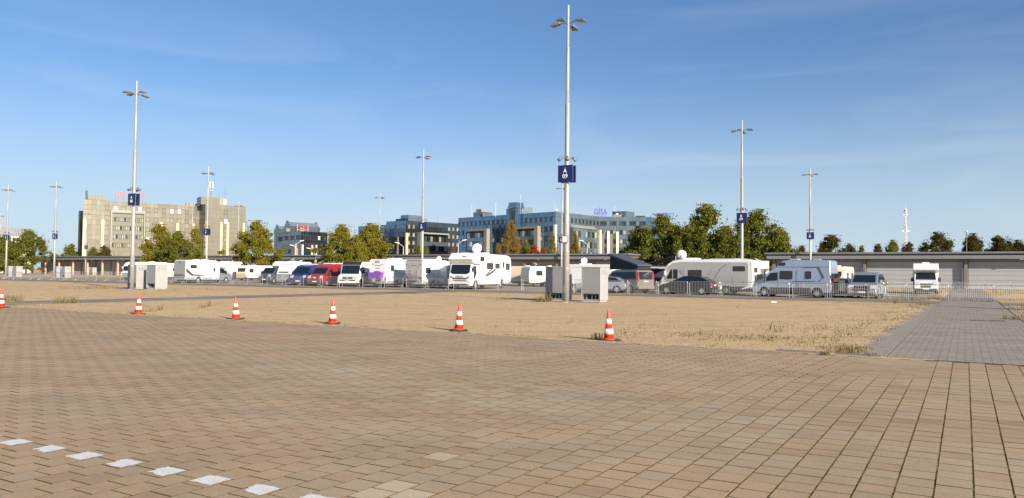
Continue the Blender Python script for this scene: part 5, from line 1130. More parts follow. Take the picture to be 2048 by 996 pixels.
# --- helper for the common kinds
def semi(label, corner, heading, lc, L=7.2, W=2.3, H=2.85, cabm='white', bodym='white', wins=(), sides=(-1, 1), alcove=False, name='motorhome', cat='motorhome', dish=None, rearm=None, stripes=(), door=None, trimband='gtrim', group='campers and cars parked behind the barriers'):
    v = Veh(name, label, cat, L, W, corner, heading, lc, group)
    top = [(L - 2.1, 2.15), (L - 1.32, 2.08), (L - .78, 2.32), (L - .82, 2.62), (L - 1.35, H + .06)] if alcove else [(L - 2.1, 2.12), (L - 1.55, 2.10), (L - 2.25, H - .22), (L - 2.75, H)]
    v.body([(.08, .42)] + arch(2.0, .42, .42) + [(L - 2.1, .42)] + top + [(.3, H), (.08, H - .12), (0, 1.2)], bodym, 'living_box', bevel=.07, seg=2)
    v.body(cabpoly(L, L - 2.12, 2.12), cabm, 'cab', W=2.02, bevel=.05); v.ducato(cabm)
    v.wheels((2.0, L - .95), .34, .22, 2.1); v.under(.3, L - .3)
    v.side('skirt', [(.1, .40), (1.5, .40), (1.5, .72), (.1, .72)], trimband, off=.01); v.side('skirt', [(2.5, .40), (L - 2.15, .40), (L - 2.15, .72), (2.5, .72)], trimband, off=.01)
    for w_ in wins: v.win(*w_, sides=sides)
    if door: v.side('door', rrect(door, .5, door + .62, 2.25, .05), bodym, off=.012, sides=(-1,)); v.side('door_window', rrect(door + .16, 1.45, door + .46, 1.95, .05), 'acryl', off=.03, sides=(-1,))
    v.roofbox(2.0, 2.7, -.35, .35, H, .12); v.roofbox(L - 4.0, L - 3.2, -.35, .45, H, .14)
    MB().box(1.2, L - 2.9, W / 2 - .02, W / 2 + .10, H - .22, H - .08).build('awning_box', M['white'], v.t, bevel=.03, seg=1) if not alcove else None
    v.side('roof_rail', [(.3, H - .30), (L - 2.6, H - .30), (L - 2.6, H - .26), (.3, H - .26)], 'gtrim', off=.01)
    v.taillights(0, .72, 1.0); v.end('bumper', 0, -W / 2 + .05, W / 2 - .05, .40, .66, trimband, .08)
    if rearm: v.end('rear_panel', 0, -W / 2 + .08, W / 2 - .08, .7, H - .12, rearm, .02)
    if dish: v.dish(*dish)
    return v
def caravan(label, corner, heading, lc, L=5.6, W=2.25, H=2.55, m='cream', wins=(), frontm=None, rake=.30, group='campers and cars parked behind the barriers', frontwin=True, backwin=False, bandm=None, sides=(-1, 1), door=None):
    v = Veh('caravan', label, 'caravan', L, W, corner, heading, lc, group)
    v.body([(.10, .45)] + arch(L * .48, .38, .45) + [(L - .25, .45), (L, .95), (L - .06, 1.35), (L - rake, H - .22), (L - rake - .35, H), (.5, H), (.18, H - .15), (0, 1.35), (.03, .9)], m, 'body', bevel=.09, seg=3)
    if frontwin: f = v.seg('window', (L - .08, 1.36), (L - rake + .04, 2.02), -W / 2 + .3, W / 2 - .3, 'frame', .014); v.seg('pane', (L - .09, 1.41), (L - rake + .03, 1.97), -W / 2 + .36, W / 2 - .36, 'acryl', .026, .03, parent=f)
    if backwin: f = v.seg('window', (.03, 1.40), (.13, 2.05), -W / 2 + .3, W / 2 - .3, 'frame', .014); v.seg('pane', (.035, 1.45), (.125, 2.0), -W / 2 + .36, W / 2 - .36, 'acryl', .026, .03, parent=f)
    if frontm: v.seg('front_box', (L - .05, .55), (L - .01, 1.28), -W / 2 + .08, W / 2 - .08, frontm, .05)
    if bandm: v.side('skirt', [(.1, .44), (L * .48 - .42, .44), (L * .48 - .42, .8), (.05, .8)], bandm, off=.01); v.side('skirt', [(L * .48 + .42, .44), (L - .25, .44), (L - .1, .8), (L * .48 + .42, .8)], bandm, off=.01)
    for w_ in wins: v.win(*w_, sides=sides)
    if door: v.side('door', rrect(door, .55, door + .6, 2.3, .05), m, off=.012)
    v.wheels((L * .48,), .31, .19, W - .06); v.under(.3, L - .4, .3, .6)
    MB().cyl((L - .3, -.5, .42), (L + 1.1, 0, .45), .04, n=6).cyl((L - .3, .5, .42), (L + 1.1, 0, .45), .04, n=6).cyl((L + .8, 0, .02), (L + .8, 0, .7), .03, n=6).build('drawbar', M['galv'], v.t)
    v.taillights(0, .55, .75, .22, .12); v.end('bumper', 0, -W / 2 + .1, W / 2 - .1, .45, .6, 'trim', .05); v.roofbox(L * .5, L * .5 + .6, -.3, .3, H, .12)
    v.side('trim_strip', [(.1, H - .35), (L - rake - .1, H - .35), (L - rake - .1, H - .31), (.1, H - .31)], 'gtrim', off=.01)
    return v
def panelvan(label, corner, heading, lc, L=5.4, W=2.02, H=2.5, m='red', wins=(), name='camper_van', cat='camper van', trimm='trim', cwin=True, group='campers and cars parked behind the barriers'):
    v = Veh(name, label, cat, L, W, corner, heading, lc, group)
    if H < 2.2: top = [(L - .72, 1.32), (L - 1.55, 1.86), (L - 2.0, H)]
    else: top = [(L - .72, 1.35), (L - 1.42, 2.05), (L - 1.75, 2.25), (L - 2.35, H - .06), (L - 2.8, H)]
    v.tz = 1.2; v.tk = .075
    v.body([(.03, .42)] + arch(1.05, .40, .38) + arch(L - .95, .40, .38) + [(L - .25, .30), (L - .02, .34), (L, .60), (L - .03, .84), (L - .22, 1.16)] + top + [(.25, H), (.10, H - .10), (0, 1.1)], m, 'body', bevel=.07, seg=3)
    v.ducato(m, W, trimm); v.wheels((1.05, L - .95), .34, .22, W - .02); v.under(.3, L - .3)
    v.side('rub_strip', [(1.5, .55), (L - 1.45, .55), (L - 1.45, .74), (1.5, .74)], 'trim' if m != 'silver' else 'gtrim', off=.015)
    for w_ in wins: v.win(*w_)
    v.taillights(0, 1.0, 1.75, .13, .02); v.end('bumper', 0, -W / 2 + .03, W / 2 - .03, .38, .62, 'trim', .07); v.plate(0 - .01, .95, .3)
    f = v.end('rear_window', 0, -W / 2 + .25, -.06, 1.25, 1.85, 'glass', .015, dir_=-1); v.end('rear_window', 0, .06, W / 2 - .25, 1.25, 1.85, 'glass', .015, dir_=-1)
    v.side('door_gap', [(L - 3.45, .6), (L - 3.43, .6), (L - 3.43, 2.0), (L - 3.45, 2.0)], 'frame', off=.003)
    return v
def car(label, corner, heading, lc, L=4.5, W=1.8, H=1.48, m='silver', name='parked_car', cat='car', style='estate', group='campers and cars parked behind the barriers'):
    v = Veh(name, label, cat, L, W, corner, heading, lc, group); v.tz = .88; v.tk = .26
    if style == 'estate': up = [(L - .38, .82), (L - 1.15, .98), (L - 1.95, 1.36), (L - 2.35, H - .03), (1.9, H), (.85, H - .08), (.45, 1.22), (.14, .96)]; wl = [(.42, 1.0), (L - 1.32, .98), (L - 2.0, 1.31), (L - 2.4, H - .1), (1.9, H - .07), (.95, H - .12)]
    elif style == 'hatch': up = [(L - .40, .80), (L - 1.05, .98), (L - 2.0, 1.38), (L - 2.35, H - .02), (1.7, H), (1.0, H - .07), (.35, 1.18), (.10, .98)]; wl = [(.75, 1.06), (L - 1.3, .98), (L - 2.05, 1.33), (L - 2.4, H - .09), (1.7, H - .06), (1.05, H - .14)]
    else: up = [(L - .30, .95), (L - .95, 1.18), (L - 1.75, 1.72), (L - 2.2, H - .03), (1.5, H), (.35, H - .04), (.12, 1.25)]; wl = [(.30, 1.20), (L - 1.2, 1.20), (L - 1.80, 1.66), (L - 2.2, H - .12), (.45, H - .14)]; v.tz = 1.1; v.tk = .16
    v.body([(.08, .32)] + arch(.85, .36, .30) + arch(L - .85, .36, .30) + [(L - .12, .28), (L, .45), (L - .03, .66)] + up + [(.0, .62)], m, 'body', bevel=.06, seg=3)
    v.side('side_window', wl, 'glass', off=.008, th=.02)
    i0 = [p for p in up if p[0] > L - 1.4][-1]; i1 = [p for p in up if p[0] > L - 2.1][-1]
    k = W / 2 - .18; v.seg('windscreen', (i0[0] - .03, i0[1] + .02), (i1[0] - .02, i1[1] + .02 if i1[1] < H - .05 else i1[1]), -k, k, 'glass', .015, .03, -k + .10, k - .10)
    r0, r1 = up[-1], up[-2]; v.seg('rear_window', (r0[0] + .02, r0[1] + .06), (up[-3][0] - .05 if style != 'mpv' else r1[0], up[-3][1] - .1 if style != 'mpv' else r1[1] - .12), -k + .02, k - .02, 'glass', .025, .04, -k + .1, k - .1)
    for sg_ in (-1, 1):
        a, b = sg_ * (W / 2 - .02), sg_ * (W / 2 - .42); v.seg('headlight', (L - .02, .62 + (.12 if style == 'mpv' else 0)), (L - .34, .84 + (.15 if style == 'mpv' else 0)), min(a, b), max(a, b), 'lamp', .02, .06)
        a, b = sg_ * (W / 2 - .01), sg_ * (W / 2 - .32); v.seg('tail_light', (.01, .72), (.12, .98), min(a, b), max(a, b), 'redlamp', .025, .06)
    v.end('grille', L - .02, -.45, .45, .52, .66, 'frame', .025); v.end('lower_grille', L - .03, -.6, .6, .30, .42, 'frame', .03); v.plate(L, .48); v.plate(-.01, .80); v.end('bumper', .06, -W / 2 + .1, W / 2 - .1, .30, .45, 'trim', .06, dir_=-1)
    v.wheels((.85, L - .85), .315, .20, W); v.under(.2, L - .2, .18, .5); v.mirror(L - 1.55, 1.0 + (.25 if style == 'mpv' else 0), W * .98, m)
    v.side('door_gap', [(L - 2.45, .42), (L - 2.435, .42), (L - 2.435, .94), (L - 2.45, .94)], 'frame', off=.003)
    return v

# --- blue-silver camper van parked along the fence (front to the left)
L = 6.0; v = panelvan('high-roofed blue-silver camper van with dark angular stripes, parked side-on behind the barriers', at(1504, 62.1), hd('left', 8), 'FL', L, 2.05, 2.86, 'bluesilver', [(L - 3.15, 1.38, L - 2.18, 2.02), (L - 4.55, 1.42, L - 4.1, 2.0), (L - 2.6, 2.42, L - 2.05, 2.66)], trimm='gtrim')
v.side('decal', [(L - 3.9, 2.24), (.95, 2.26), (.90, 2.30), (L - 3.9, 2.28)], 'stripe', off=.006); v.side('decal', [(1.02, 2.28), (.86, 2.26), (.48, 1.50), (.62, 1.48)], 'stripe', off=.006); v.side('decal', [(.62, 1.46), (.52, 1.50), (.85, 1.24), (.95, 1.24)], 'stripe', off=.006); v.side('decal', [(L - 3.0, 1.20), (1.1, 1.24), (1.1, 1.28), (L - 3.4, 1.25)], 'stripe', off=.006)
v.side('roof_joint', [(.1, 2.32), (L - 1.9, 2.30), (L - 1.9, 2.325), (.1, 2.345)], 'frame', off=.003); v.side('service_hatch', rrect(2.0, .78, 2.4, 1.1), 'cab_lt', off=.012); v.side('side_skirt', [(1.5, .40), (L - 1.4, .40), (L - 1.4, .54), (1.5, .54)], 'trim', off=.012)
v.roofbox(2.6, 3.3, -.4, .4, 2.86, .10, 'cab_lt'); v.roofbox(1.0, 1.6, -.3, .3, 2.86, .08, 'cab_lt')
MB().box(-.55, -.05, -.8, .8, .55, .62).box(-.5, -.45, -.8, .8, .62, 1.35).box(-.1, -.05, -.7, .7, .62, 1.5).build('bicycle_rack', M['trim'], v.t)

# --- big grey liner motorhome side-on (front to the left)
L, W, H = 8.3, 2.4, 2.98; v = Veh('integrated_motorhome', 'long warm-grey liner motorhome with white roof, parked side-on behind the black car', 'motorhome', L, W, at(1320, 66.6), hd('left', 2), 'FL')
v.tz = 2.6; v.tk = .10
v.body([(.12, .62), (.9, .42), (1.4, .40)] + arch(2.3, .44, .40) + arch(L - 1.3, .42, .40) + [(L - .3, .34), (L, .5), (L - .02, 1.15), (L - .14, 1.30), (L - .52, 2.35), (L - .72, 2.60), (L - 1.15, H - .10), (L - 1.7, H), (.35, H), (.05, H - .25), (0, 1.1)], 'white', 'body', bevel=.10, seg=3)
v.side('grey_side', [(.42, .75), (1.5, .72), (L - 2.0, .80), (L - .55, 1.02), (L - .35, 1.3), (L - .72, 2.35), (L - 1.2, 2.68), (L - 1.9, 2.78), (.5, 2.74), (.42, 2.6)], 'greypaint', off=.004)
v.seg('windscreen', (L - .16, 1.36), (L - .51, 2.32), -1.02, 1.02, 'glass', .02, .05, -.98, .98); v.side('door_window', [(L - 1.65, 1.28), (L - .62, 1.28), (L - 1.0, 2.10), (L - 1.65, 2.12)], 'glass', off=.012); v.side('door_post', [(L - 1.22, 1.28), (L - 1.16, 1.28), (L - 1.16, 2.12), (L - 1.22, 2.12)], 'greypaint', off=.03)
v.side('decal', [(L - 2.3, 1.5), (L - 2.35, 2.06), (L - 1.8, 2.06), (L - 2.0, 1.7)], 'gtrim', off=.012); v.win(L - 3.85, 1.42, L - 2.62, 2.08); v.win(.68, 1.98, 1.72, 2.42)
v.side('garage_door', rrect(.55, .85, 1.75, 1.52, .05), 'greypaint', off=.018); v.side('garage_lock', rrect(.75, 1.02, .86, 1.12, .02), 'frame', off=.03)
for z0, z1, x0, x1 in ((1.30, 1.32, L - 4.9, L - 4.2), (1.50, 1.52, L - 5.0, L - 4.3), (1.70, 1.72, L - 5.1, L - 4.35), (1.9, 1.92, L - 5.25, L - 4.5)): v.side('ladder_rung_decal', [(x0, z0), (x1, z0), (x1, z1), (x0, z1)], 'gstripe', off=.008)
for dx in (0, .72): v.side('decal', [(L - 4.2 - dx, 1.20), (L - 4.17 - dx, 1.20), (L - 4.75 - dx, 2.2), (L - 5.5 - dx, 2.72), (L - 5.6 - dx, 2.72), (L - 4.8 - dx, 2.2)], 'stripe' if dx else 'gstripe', off=.008)
v.side('skirt', [(1.3, .38), (1.8, .38), (1.85, .7), (.5, .72)], 'trim', off=.012); v.side('skirt', [(2.8, .38), (L - 1.8, .38), (L - 1.8, .62), (2.8, .68)], 'gtrim', off=.012)
v.wheels((2.3, L - 1.3), .36, .24, W - .02); v.under(.8, L - .3); v.mirror(L - .55, 1.75, W, 'white', True)
v.roofbox(L - 3.2, L - 1.9, -.7, .7, H, .18, 'white', 'roof_hatch'); v.roofbox(2.6, 4.8, -.9, -.1, H, .09, 'cab_lt', 'solar_panel'); v.roofbox(1.4, 2.0, -.3, .3, H, .12)
MB().cyl((.6, .9, H + .06), (L - 4.5, .9, H + .06), .025, n=6).cyl((.6, -.9, H + .06), (L - 4.5, -.9, H + .06), .025, n=6).build('roof_rail', M['white'], v.t)
q = MB()
for y in (-.85, -.45): q.cyl((-.10, y, .9), (-.10, y, H - .1), .02, n=6).cyl((-.10, y, H - .1), (.3, y, H + .12), .02, n=6)
for k in range(7): q.cyl((-.10, -.85, 1.1 + k * .27), (-.10, -.45, 1.1 + k * .27), .015, n=6)
q.build('rear_ladder', M['white'], v.t)
MB().box(-.75, -.05, -.95, .95, .72, .80).box(-.7, -.2, .2, .85, .80, 1.75).build('scooter_carrier', M['trim'], v.t); v.taillights(0, .85, 1.15, .16, .05); v.end('rear_window', 0, -.1, .8, 1.9, 2.3, 'acryl', .02)
v.dish(L - 1.6, .1, H + .04, .44, 8, rad(-80))

# --- black hatchback in front of the grey liner
L = 4.5; v = car('glossy black hatchback car parked side-on in front of the grey liner motorhome', at(1313, 62.6), hd('left', 2), 'FL', 4.75, 1.8, 1.56, 'black', style='hatch')
# --- champagne van with raised pop-top
hdv = math.atan2(.83, -.56); cr_ = colx(1276, t=62.9)
v = Veh('camper_van', 'champagne and dark blue camper van seen from behind with dark raised tent roof', 'camper van', 4.9, 1.9, cr_, hdv, 'RL'); L = 4.9; v.t.scale = (1.06, 1.06, 1.06); v.tz = 1.1; v.tk = .12
v.body([(.05, .40)] + arch(.95, .38, .34) + arch(L - .85, .38, .34) + [(L - .1, .3), (L, .6), (L - .25, 1.02), (L - .95, 1.2), (L - 1.75, 1.82), (L - 2.2, 1.92), (.4, 1.94), (.12, 1.85), (0, 1.0)], 'champagne', 'body', bevel=.07, seg=3)
v.side('side_window', [(.25, 1.18), (L - 1.3, 1.18), (L - 1.85, 1.72), (.35, 1.74)], 'glass', off=.01); v.seg('rear_window', (.03, 1.12), (.10, 1.76), -.72, .72, 'glass', .03, .04)
for sg_ in (-1, 1): a, b = sg_ * .93, sg_ * .81; v.seg('tail_light', (.0, 1.0), (.09, 1.78), min(a, b), max(a, b), 'redlamp', .035, .07, min(sg_ * .86, sg_ * .75), max(sg_ * .86, sg_ * .75))
v.end('bumper', 0, -.9, .9, .36, .60, 'champagne', .09); v.plate(-.01, .98); v.wheels((.95, L - .85), .33, .21, 1.88); v.under(.3, L - .3)
q = MB(); q.hexa([(.25, -.78, 1.95), (3.6, -.78, 1.95), (3.6, .78, 1.95), (.25, .78, 1.95), (.20, -.70, 2.22), (3.7, -.66, 3.16), (3.7, .66, 3.16), (.20, .70, 2.22)]); q.build('tent_roof_fabric', M['dcanvas'], v.t)
q = MB(); q.hexa([(.10, -.84, 2.22), (3.85, -.84, 3.18), (3.85, .84, 3.18), (.10, .84, 2.22), (.14, -.80, 2.36), (3.80, -.80, 3.32), (3.80, .80, 3.32), (.14, .80, 2.36)]); q.build('tent_roof_shell', M['canvas'], v.t, bevel=.03, seg=1)
# --- silver estate, mostly behind the right cabinet
car('silver estate car with red tail lights behind the nearest cabinet', at(1252, 62.6), hd('left', -9), 'RL', 4.6, 1.8, 1.46, 'silver')
# --- black awning between champagne van and grey liner
aw = thing('awning', 'dark sloping canvas awning between the champagne van and the grey liner motorhome', 'awning', colx(1325, t=72), SROT); 
q = MB(); q.hexa([(-2.6, -1.6, 2.28), (1.9, -1.6, 3.42), (1.9, 1.6, 3.42), (-2.6, 1.6, 2.28), (-2.6, -1.6, 2.33), (1.9, -1.6, 3.47), (1.9, 1.6, 3.47), (-2.6, 1.6, 2.33)]); q.build('canvas_roof', M['dcanvas'], aw)
q = MB(); q.box(-2.6, 1.4, 1.5, 1.54, .1, 2.35).box(-1.6, 1.3, -1.5, -1.46, .9, 2.5); q.build('canvas_wall', M['canvas'], aw)
q = MB()
for x in (-2.55, 1.85):
    for y in (-1.55, 1.55): q.cyl((x, y, 0), (x, y, 2.3 if x < 0 else 3.42), .025, n=6)
q.build('pole', M['galv'], aw)
q = MB(); q.hexa([(-3.6, -2.9, 2.10), (1.2, -2.9, 2.20), (1.2, -1.7, 2.32), (-3.6, -1.7, 2.32), (-3.6, -2.9, 2.15), (1.2, -2.9, 2.25), (1.2, -1.7, 2.38), (-3.6, -1.7, 2.38)]); q.build('pale_canopy', M['lcanvas'], aw); 

# --- silver minivan, front to camera
v = car('silver minivan facing the camera between the camper van and the dish tripod', at(1752, 62.6), hd('toward', 3), 'FL', 4.97, 1.98, 1.98, 'silver', 'parked_van', 'van', 'mpv')
L = 4.97; v.end('grille_bar', L, -.5, .5, .70, .73, 'silver', .05); v.end('grille_mesh', L - .02, -.55, .55, .55, .95, 'frame', .03); v.end('chrome_rim', L + .01, -.58, .58, .93, .97, 'rim', .03)
# --- cream caravan and dark car behind
caravan('cream caravan behind the silver minivan, beside the blue-silver camper van', at(1690, 72), hd('away', 2), 'RR', 5.2, 2.2, 2.5, 'cream', [(1.0, 1.3, 1.8, 1.95), (3.3, 1.3, 4.2, 1.95)], backwin=True)
car('dark blue car between the camper van and the silver minivan', at(1697, 66.2), hd('toward', 0), 'FL', 4.5, 1.8, 1.5, 'darkgrey')
# --- small alcove motorhome on the right
L = 6.0; v = semi('small white alcove motorhome facing the camera in front of the pale shed doors', at(1878, 84.5), hd('toward', -3), 'FL', L, 2.22, 2.92, 'white', 'white', [(L - 3.2, 1.35, L - 2.4, 1.95), (1.2, 1.35, 2.0, 1.95)], alcove=True, name='alcove_motorhome')
v.roofbox(L - 2.6, L - 1.9, -.35, .35, 2.96, .14)
# --- white motorhome with canopy behind the grey liner
v = semi('white alcove motorhome with pale roof canopy behind the grey liner motorhome', at(1538, 78), hd('toward', -12), 'FL', 6.5, 2.3, 3.05, 'white', 'white', [(3.2, 1.4, 4.0, 2.0)], alcove=True, name='alcove_motorhome')
v.seg('alcove_window', (6.5 - .80, 2.42), (6.5 - .83, 2.74), -.95, .1, 'acryl', .03, .05)
q = MB(); q.hexa([(5.2, 1.1, 2.5), (5.2, 3.4, 2.3), (1.5, 3.4, 2.3), (1.5, 1.1, 2.9), (5.2, 1.1, 2.6), (5.2, 3.4, 2.36), (1.5, 3.4, 2.36), (1.5, 1.1, 3.0)])
aw = thing('awning', 'pale grey awning stretched between the grey liner and the white alcove motorhome', 'awning', colx(1503, t=77), SROT)
q = MB(); q.hexa([(-1.6, -1.2, 2.9), (.9, -1.2, 2.2), (.9, 1.8, 2.3), (-1.6, 1.8, 3.1), (-1.6, -1.2, 2.95), (.9, -1.2, 2.25), (.9, 1.8, 2.35), (-1.6, 1.8, 3.15)]); q.build('canvas_roof', M['lcanvas'], aw)
MB().box(-1.5, .85, 1.6, 1.64, 0, 2.3).build('canvas_wall', M['gtrim'], aw); MB().cyl((.85, -1.15, 0), (.85, -1.15, 2.2), .025, n=6).cyl((-1.55, -1.15, 0), (-1.55, -1.15, 2.9), .025, n=6).build('pole', M['galv'], aw)
# --- dish on tripod
dt = thing('satellite_dish_tripod', 'round grey satellite dish on a white tripod right of the silver minivan', 'satellite dish', colx(1770, t=64.5), SROT)
q = MB()
for k in range(3): a = k * 2.094 + .3; q.cyl((0, 0, .55), (.45 * math.cos(a), .45 * math.sin(a), .02), .02, n=6)
q.cyl((0, 0, .35), (0, 0, .95), .05, n=8); q.build('tripod', M['cab_lt'], dt)
o = MB().lathe([(.03, 0), (.12, .02), (.22, .07), (.225, .08), (.12, .035), (.03, .02)], 20).build('dish', M['lamp_glass'], dt, True); o.location = (0, -.05, 1.16); o.rotation_euler = (rad(78), 0, rad(20))
# --- decal-backed white motorhome (rear to camera)
def bikes(v, m='galv', z=.85, n=2):
    for k in range(n):
        x = -.28 - .22 * k; q = MB()
        for y0 in (-.52, .52):
            for a in range(16):
                a0, a1 = 2 * PI * a / 16, 2 * PI * (a + 1) / 16; q.cyl((x, y0 + .33 * math.cos(a0), z + .33 + .33 * math.sin(a0)), (x, y0 + .33 * math.cos(a1), z + .33 + .33 * math.sin(a1)), .016, n=4, cap=False)
        for p_, q_ in (((-.52, .33), (-.12, .33)), ((-.12, .33), (-.25, .85)), ((-.12, .33), (.38, .85)), ((-.25, .8), (.38, .85)), ((.38, .95), (.52, .33)), ((-.25, .8), (-.52, .33))): q.cyl((x, p_[0], z + p_[1]), (x, q_[0], z + q_[1]), .02, n=5)
        q.build('bicycle', M[m], v.t)
    MB().box(-.7, -.02, -.7, .7, z - .06, z - .02).box(-.06, -.02, -.45, -.40, z, z + 1.0).box(-.06, -.02, .40, .45, z, z + 1.0).build('bicycle_rack', M['galv'], v.t)
L = 7.0; v = semi('white motorhome with grey decal-covered back and bicycle rack, just left of the big alcove motorhome', at(845, 63.6), hd('away', 0), 'RR', L, 2.3, 2.92, wins=[(.55, 1.55, 1.35, 2.12), (3.4, 1.5, 4.2, 2.1)], rearm='cab_lt')
bikes(v); v.end('lower_panel', -.02, -1.05, 1.05, .66, 1.25, 'gtrim', .05, dir_=-1); v.end('decal', -.025, -.35, .35, 2.30, 2.36, 'stripe', .004, dir_=-1); v.roofbox(.0, .6, -1.1, 1.1, 2.92, .06)
for sg_ in (-1, 1): a = MB(); [a.hexa([(-.03, sg_ * y0, z0), (-.03, sg_ * y1, z1), (-.03, sg_ * y1, z1 - .05), (-.03, sg_ * y0, z0 - .05), (-.026, sg_ * y0, z0), (-.026, sg_ * y1, z1), (-.026, sg_ * y1, z1 - .05), (-.026, sg_ * y0, z0 - .05)]) for y0, z0, y1, z1 in ((1.04, 2.5, .8, 2.44), (.8, 2.44, .62, 2.30), (.62, 2.3, .52, 2.1))]; a.build('decal', M['stripe'], v.t)
v.taillights(-.05, .95, 1.15, .34, .06)
# --- purple-draped motorhome (rear to camera)
v = semi('white motorhome whose rear bicycle rack is draped with a purple cover', at(773, 63.4), hd('away', -3), 'RR', 7.2, 2.3, 3.0, wins=[(.75, 1.75, 1.3, 2.35), (3.6, 1.5, 4.4, 2.1)], rearm='white')
q = MB(); q.hexa([(-.62, -.80, .95), (-.12, -.80, .95), (-.12, .80, .95), (-.62, .80, .95), (-.55, -.92, 1.62), (-.14, -.92, 1.62), (-.14, .92, 1.58), (-.55, .92, 1.58)]); q.hexa([(-.50, -.55, 1.6), (-.16, -.55, 1.6), (-.16, .25, 1.6), (-.50, .25, 1.6), (-.42, -.45, 1.74), (-.2, -.45, 1.74), (-.2, .15, 1.72), (-.42, .15, 1.72)]); q.build('purple_cover', M['purple'], v.t, bevel=.06, seg=2)
v.end('decal', -.02, -.75, -.45, 2.42, 2.47, 'stripe', .006, dir_=-1); v.end('decal', -.02, .45, .75, 2.42, 2.47, 'stripe', .006, dir_=-1); v.end('decal', -.02, -.42, .42, 2.28, 2.34, 'stripe', .006, dir_=-1); v.end('nameplate', -.02, -.3, .3, 1.98, 2.04, 'stripe', .006, dir_=-1)
MB().box(-.66, -.02, -.75, .75, .84, .90).box(-.5, -.44, -.3, .3, .55, .84).build('bicycle_rack', M['galv'], v.t); v.end('warning_board', -.68, -.22, .22, .55, .95, 'cab_lt', .02, dir_=-1); v.end('brake_light', -.02, -.3, .3, 2.62, 2.86, 'cab_lt', .05, dir_=-1)
v.side('decal', [(.1, 1.70), (1.6, 1.74), (2.6, 1.5), (1.5, 1.70), (.1, 1.66)], 'stripe', off=.006)
# --- white motorhome with dark windscreen and slate sides
L, W = 7.4, 2.35; v = Veh('integrated_motorhome', 'white and slate-grey integrated motorhome with black windscreen facing the camera', 'motorhome', L, W, at(715, 63.2), hd('toward', -17), 'FL')
v.body([(.05, .45)] + arch(2.0, .44, .42) + arch(L - 1.0, .44, .42) + [(L - .25, .36), (L, .55), (L, 1.05), (L - .30, 1.25), (L - .62, 1.35), (L - 1.0, 2.35), (L - 1.35, 2.72), (.3, 2.8), (.05, 2.65), (0, 1.2)], 'white', 'body', bevel=.08, seg=3)
v.seg('windscreen', (L - .63, 1.38), (L - .99, 2.33), -1.05, 1.05, 'glass', .02, .05); v.seg('sun_visor', (L - 1.0, 2.36), (L - 1.34, 2.70), -1.1, 1.1, 'frame', .02, .05)
v.side('slate_side', [(.1, .6), (1.45, .6), (1.5, 1.6), (.1, 1.6)], 'darkgrey', off=.006); v.side('slate_side', [(2.6, .6), (L - 1.7, .6), (L - 1.7, 1.6), (1.5, 1.6), (1.5, .95), (2.6, .95)], 'darkgrey', off=.006)
v.side('door_window', [(L - 1.75, 1.45), (L - .95, 1.45), (L - 1.15, 2.15), (L - 1.75, 2.15)], 'glass', off=.012); v.mirror(L - .75, 1.85, W, 'frame', True)
v.side('red_line', [(.2, 2.45), (L - 1.5, 2.42), (L - 1.5, 2.45), (.2, 2.48)], 'red', off=.006)
for sg_ in (-1, 1): a, b = sg_ * 1.1, sg_ * .7; v.end('headlight', L - .02, min(a, b), max(a, b), .86, 1.06, 'lamp', .05)
v.end('grille', L, -.6, .6, .84, 1.04, 'frame', .03); v.end('emblem', L + .03, -.1, .1, .86, 1.04, 'rim', .02); v.end('bumper', L, -1.1, 1.1, .40, .62, 'white', .08); v.end('lower_grille', L, -.9, .9, .62, .76, 'frame', .03); v.plate(L + .08, .62)
v.wheels((2.0, L - 1.0), .37, .24, W - .04); v.under(.3, L - .4)
# --- red van
L = 5.4; v = panelvan('red high-roofed camper van facing the camera behind the barriers', at(645, 63), hd('toward', -9), 'FL', L, 2.05, 2.50, 'red', [(1.2, 1.45, 2.2, 1.98), (.25, 1.45, .85, 1.95)], trimm='trim'); v.roofbox(.6, 3.0, -.6, .6, 2.5, .10); v.seg('sticker', (L - .035, .86), (L - .05, .96), -.22, .16, 'plate', .05)
v.seg('side_mattress', (L - .25, 1.18), (L - .7, 1.35), -.01, .01, 'red', .0)
# --- dark blue van
L = 5.4; v = panelvan('dark blue camper van half hidden between the white caravan and the red van', at(612, 64.4), hd('toward', -20), 'FL', L, 2.02, 2.42, 'blue', []); v.roofbox(1.0, 3.0, -.5, .5, 2.42, .10)
# --- small white caravan
v = caravan('small white caravan with dark front window beside the blue van', at(580, 65), hd('toward', -2), 'FL', 5.2, 2.25, 2.52, 'white', [(1.2, 1.3, 2.0, 1.9)], frontm='cab_lt', rake=.45); v.dish(2.6, .2, 2.52, .30, 60, 0)
# --- dark car and white alcove motorhome behind the small white caravan
v = semi('white alcove motorhome behind the small white caravan', at(562, 76), hd('toward', -6), 'FL', 6.6, 2.3, 2.95, 'white', 'white', [(3.0, 1.4, 3.9, 2.0)], alcove=True, name='alcove_motorhome'); v.side('alcove_window', rrect(5.05, 2.45, 5.5, 2.68, .05), 'acryl', off=.014)
v.dish(3.2, .3, 3.0, .3, 70, 0)
L = 5.0; v = panelvan('dark grey camper van left of the small white caravan', at(541, 71.5), hd('toward', -14), 'FL', L, 1.95, 1.98, 'darkgrey', [(1.0, 1.3, 2.4, 1.75)])
# --- old cream caravan with beige front
v = caravan('old cream caravan with faded beige front box and grey front window', at(492, 86), hd('toward', -2), 'FL', 6.0, 2.3, 2.48, 'cream', [(L - .6, 1.3, L + .3, 1.95), (1.0, 1.35, 1.8, 1.9)], frontm='beige', rake=.18, door=2.9, bandm='cream')
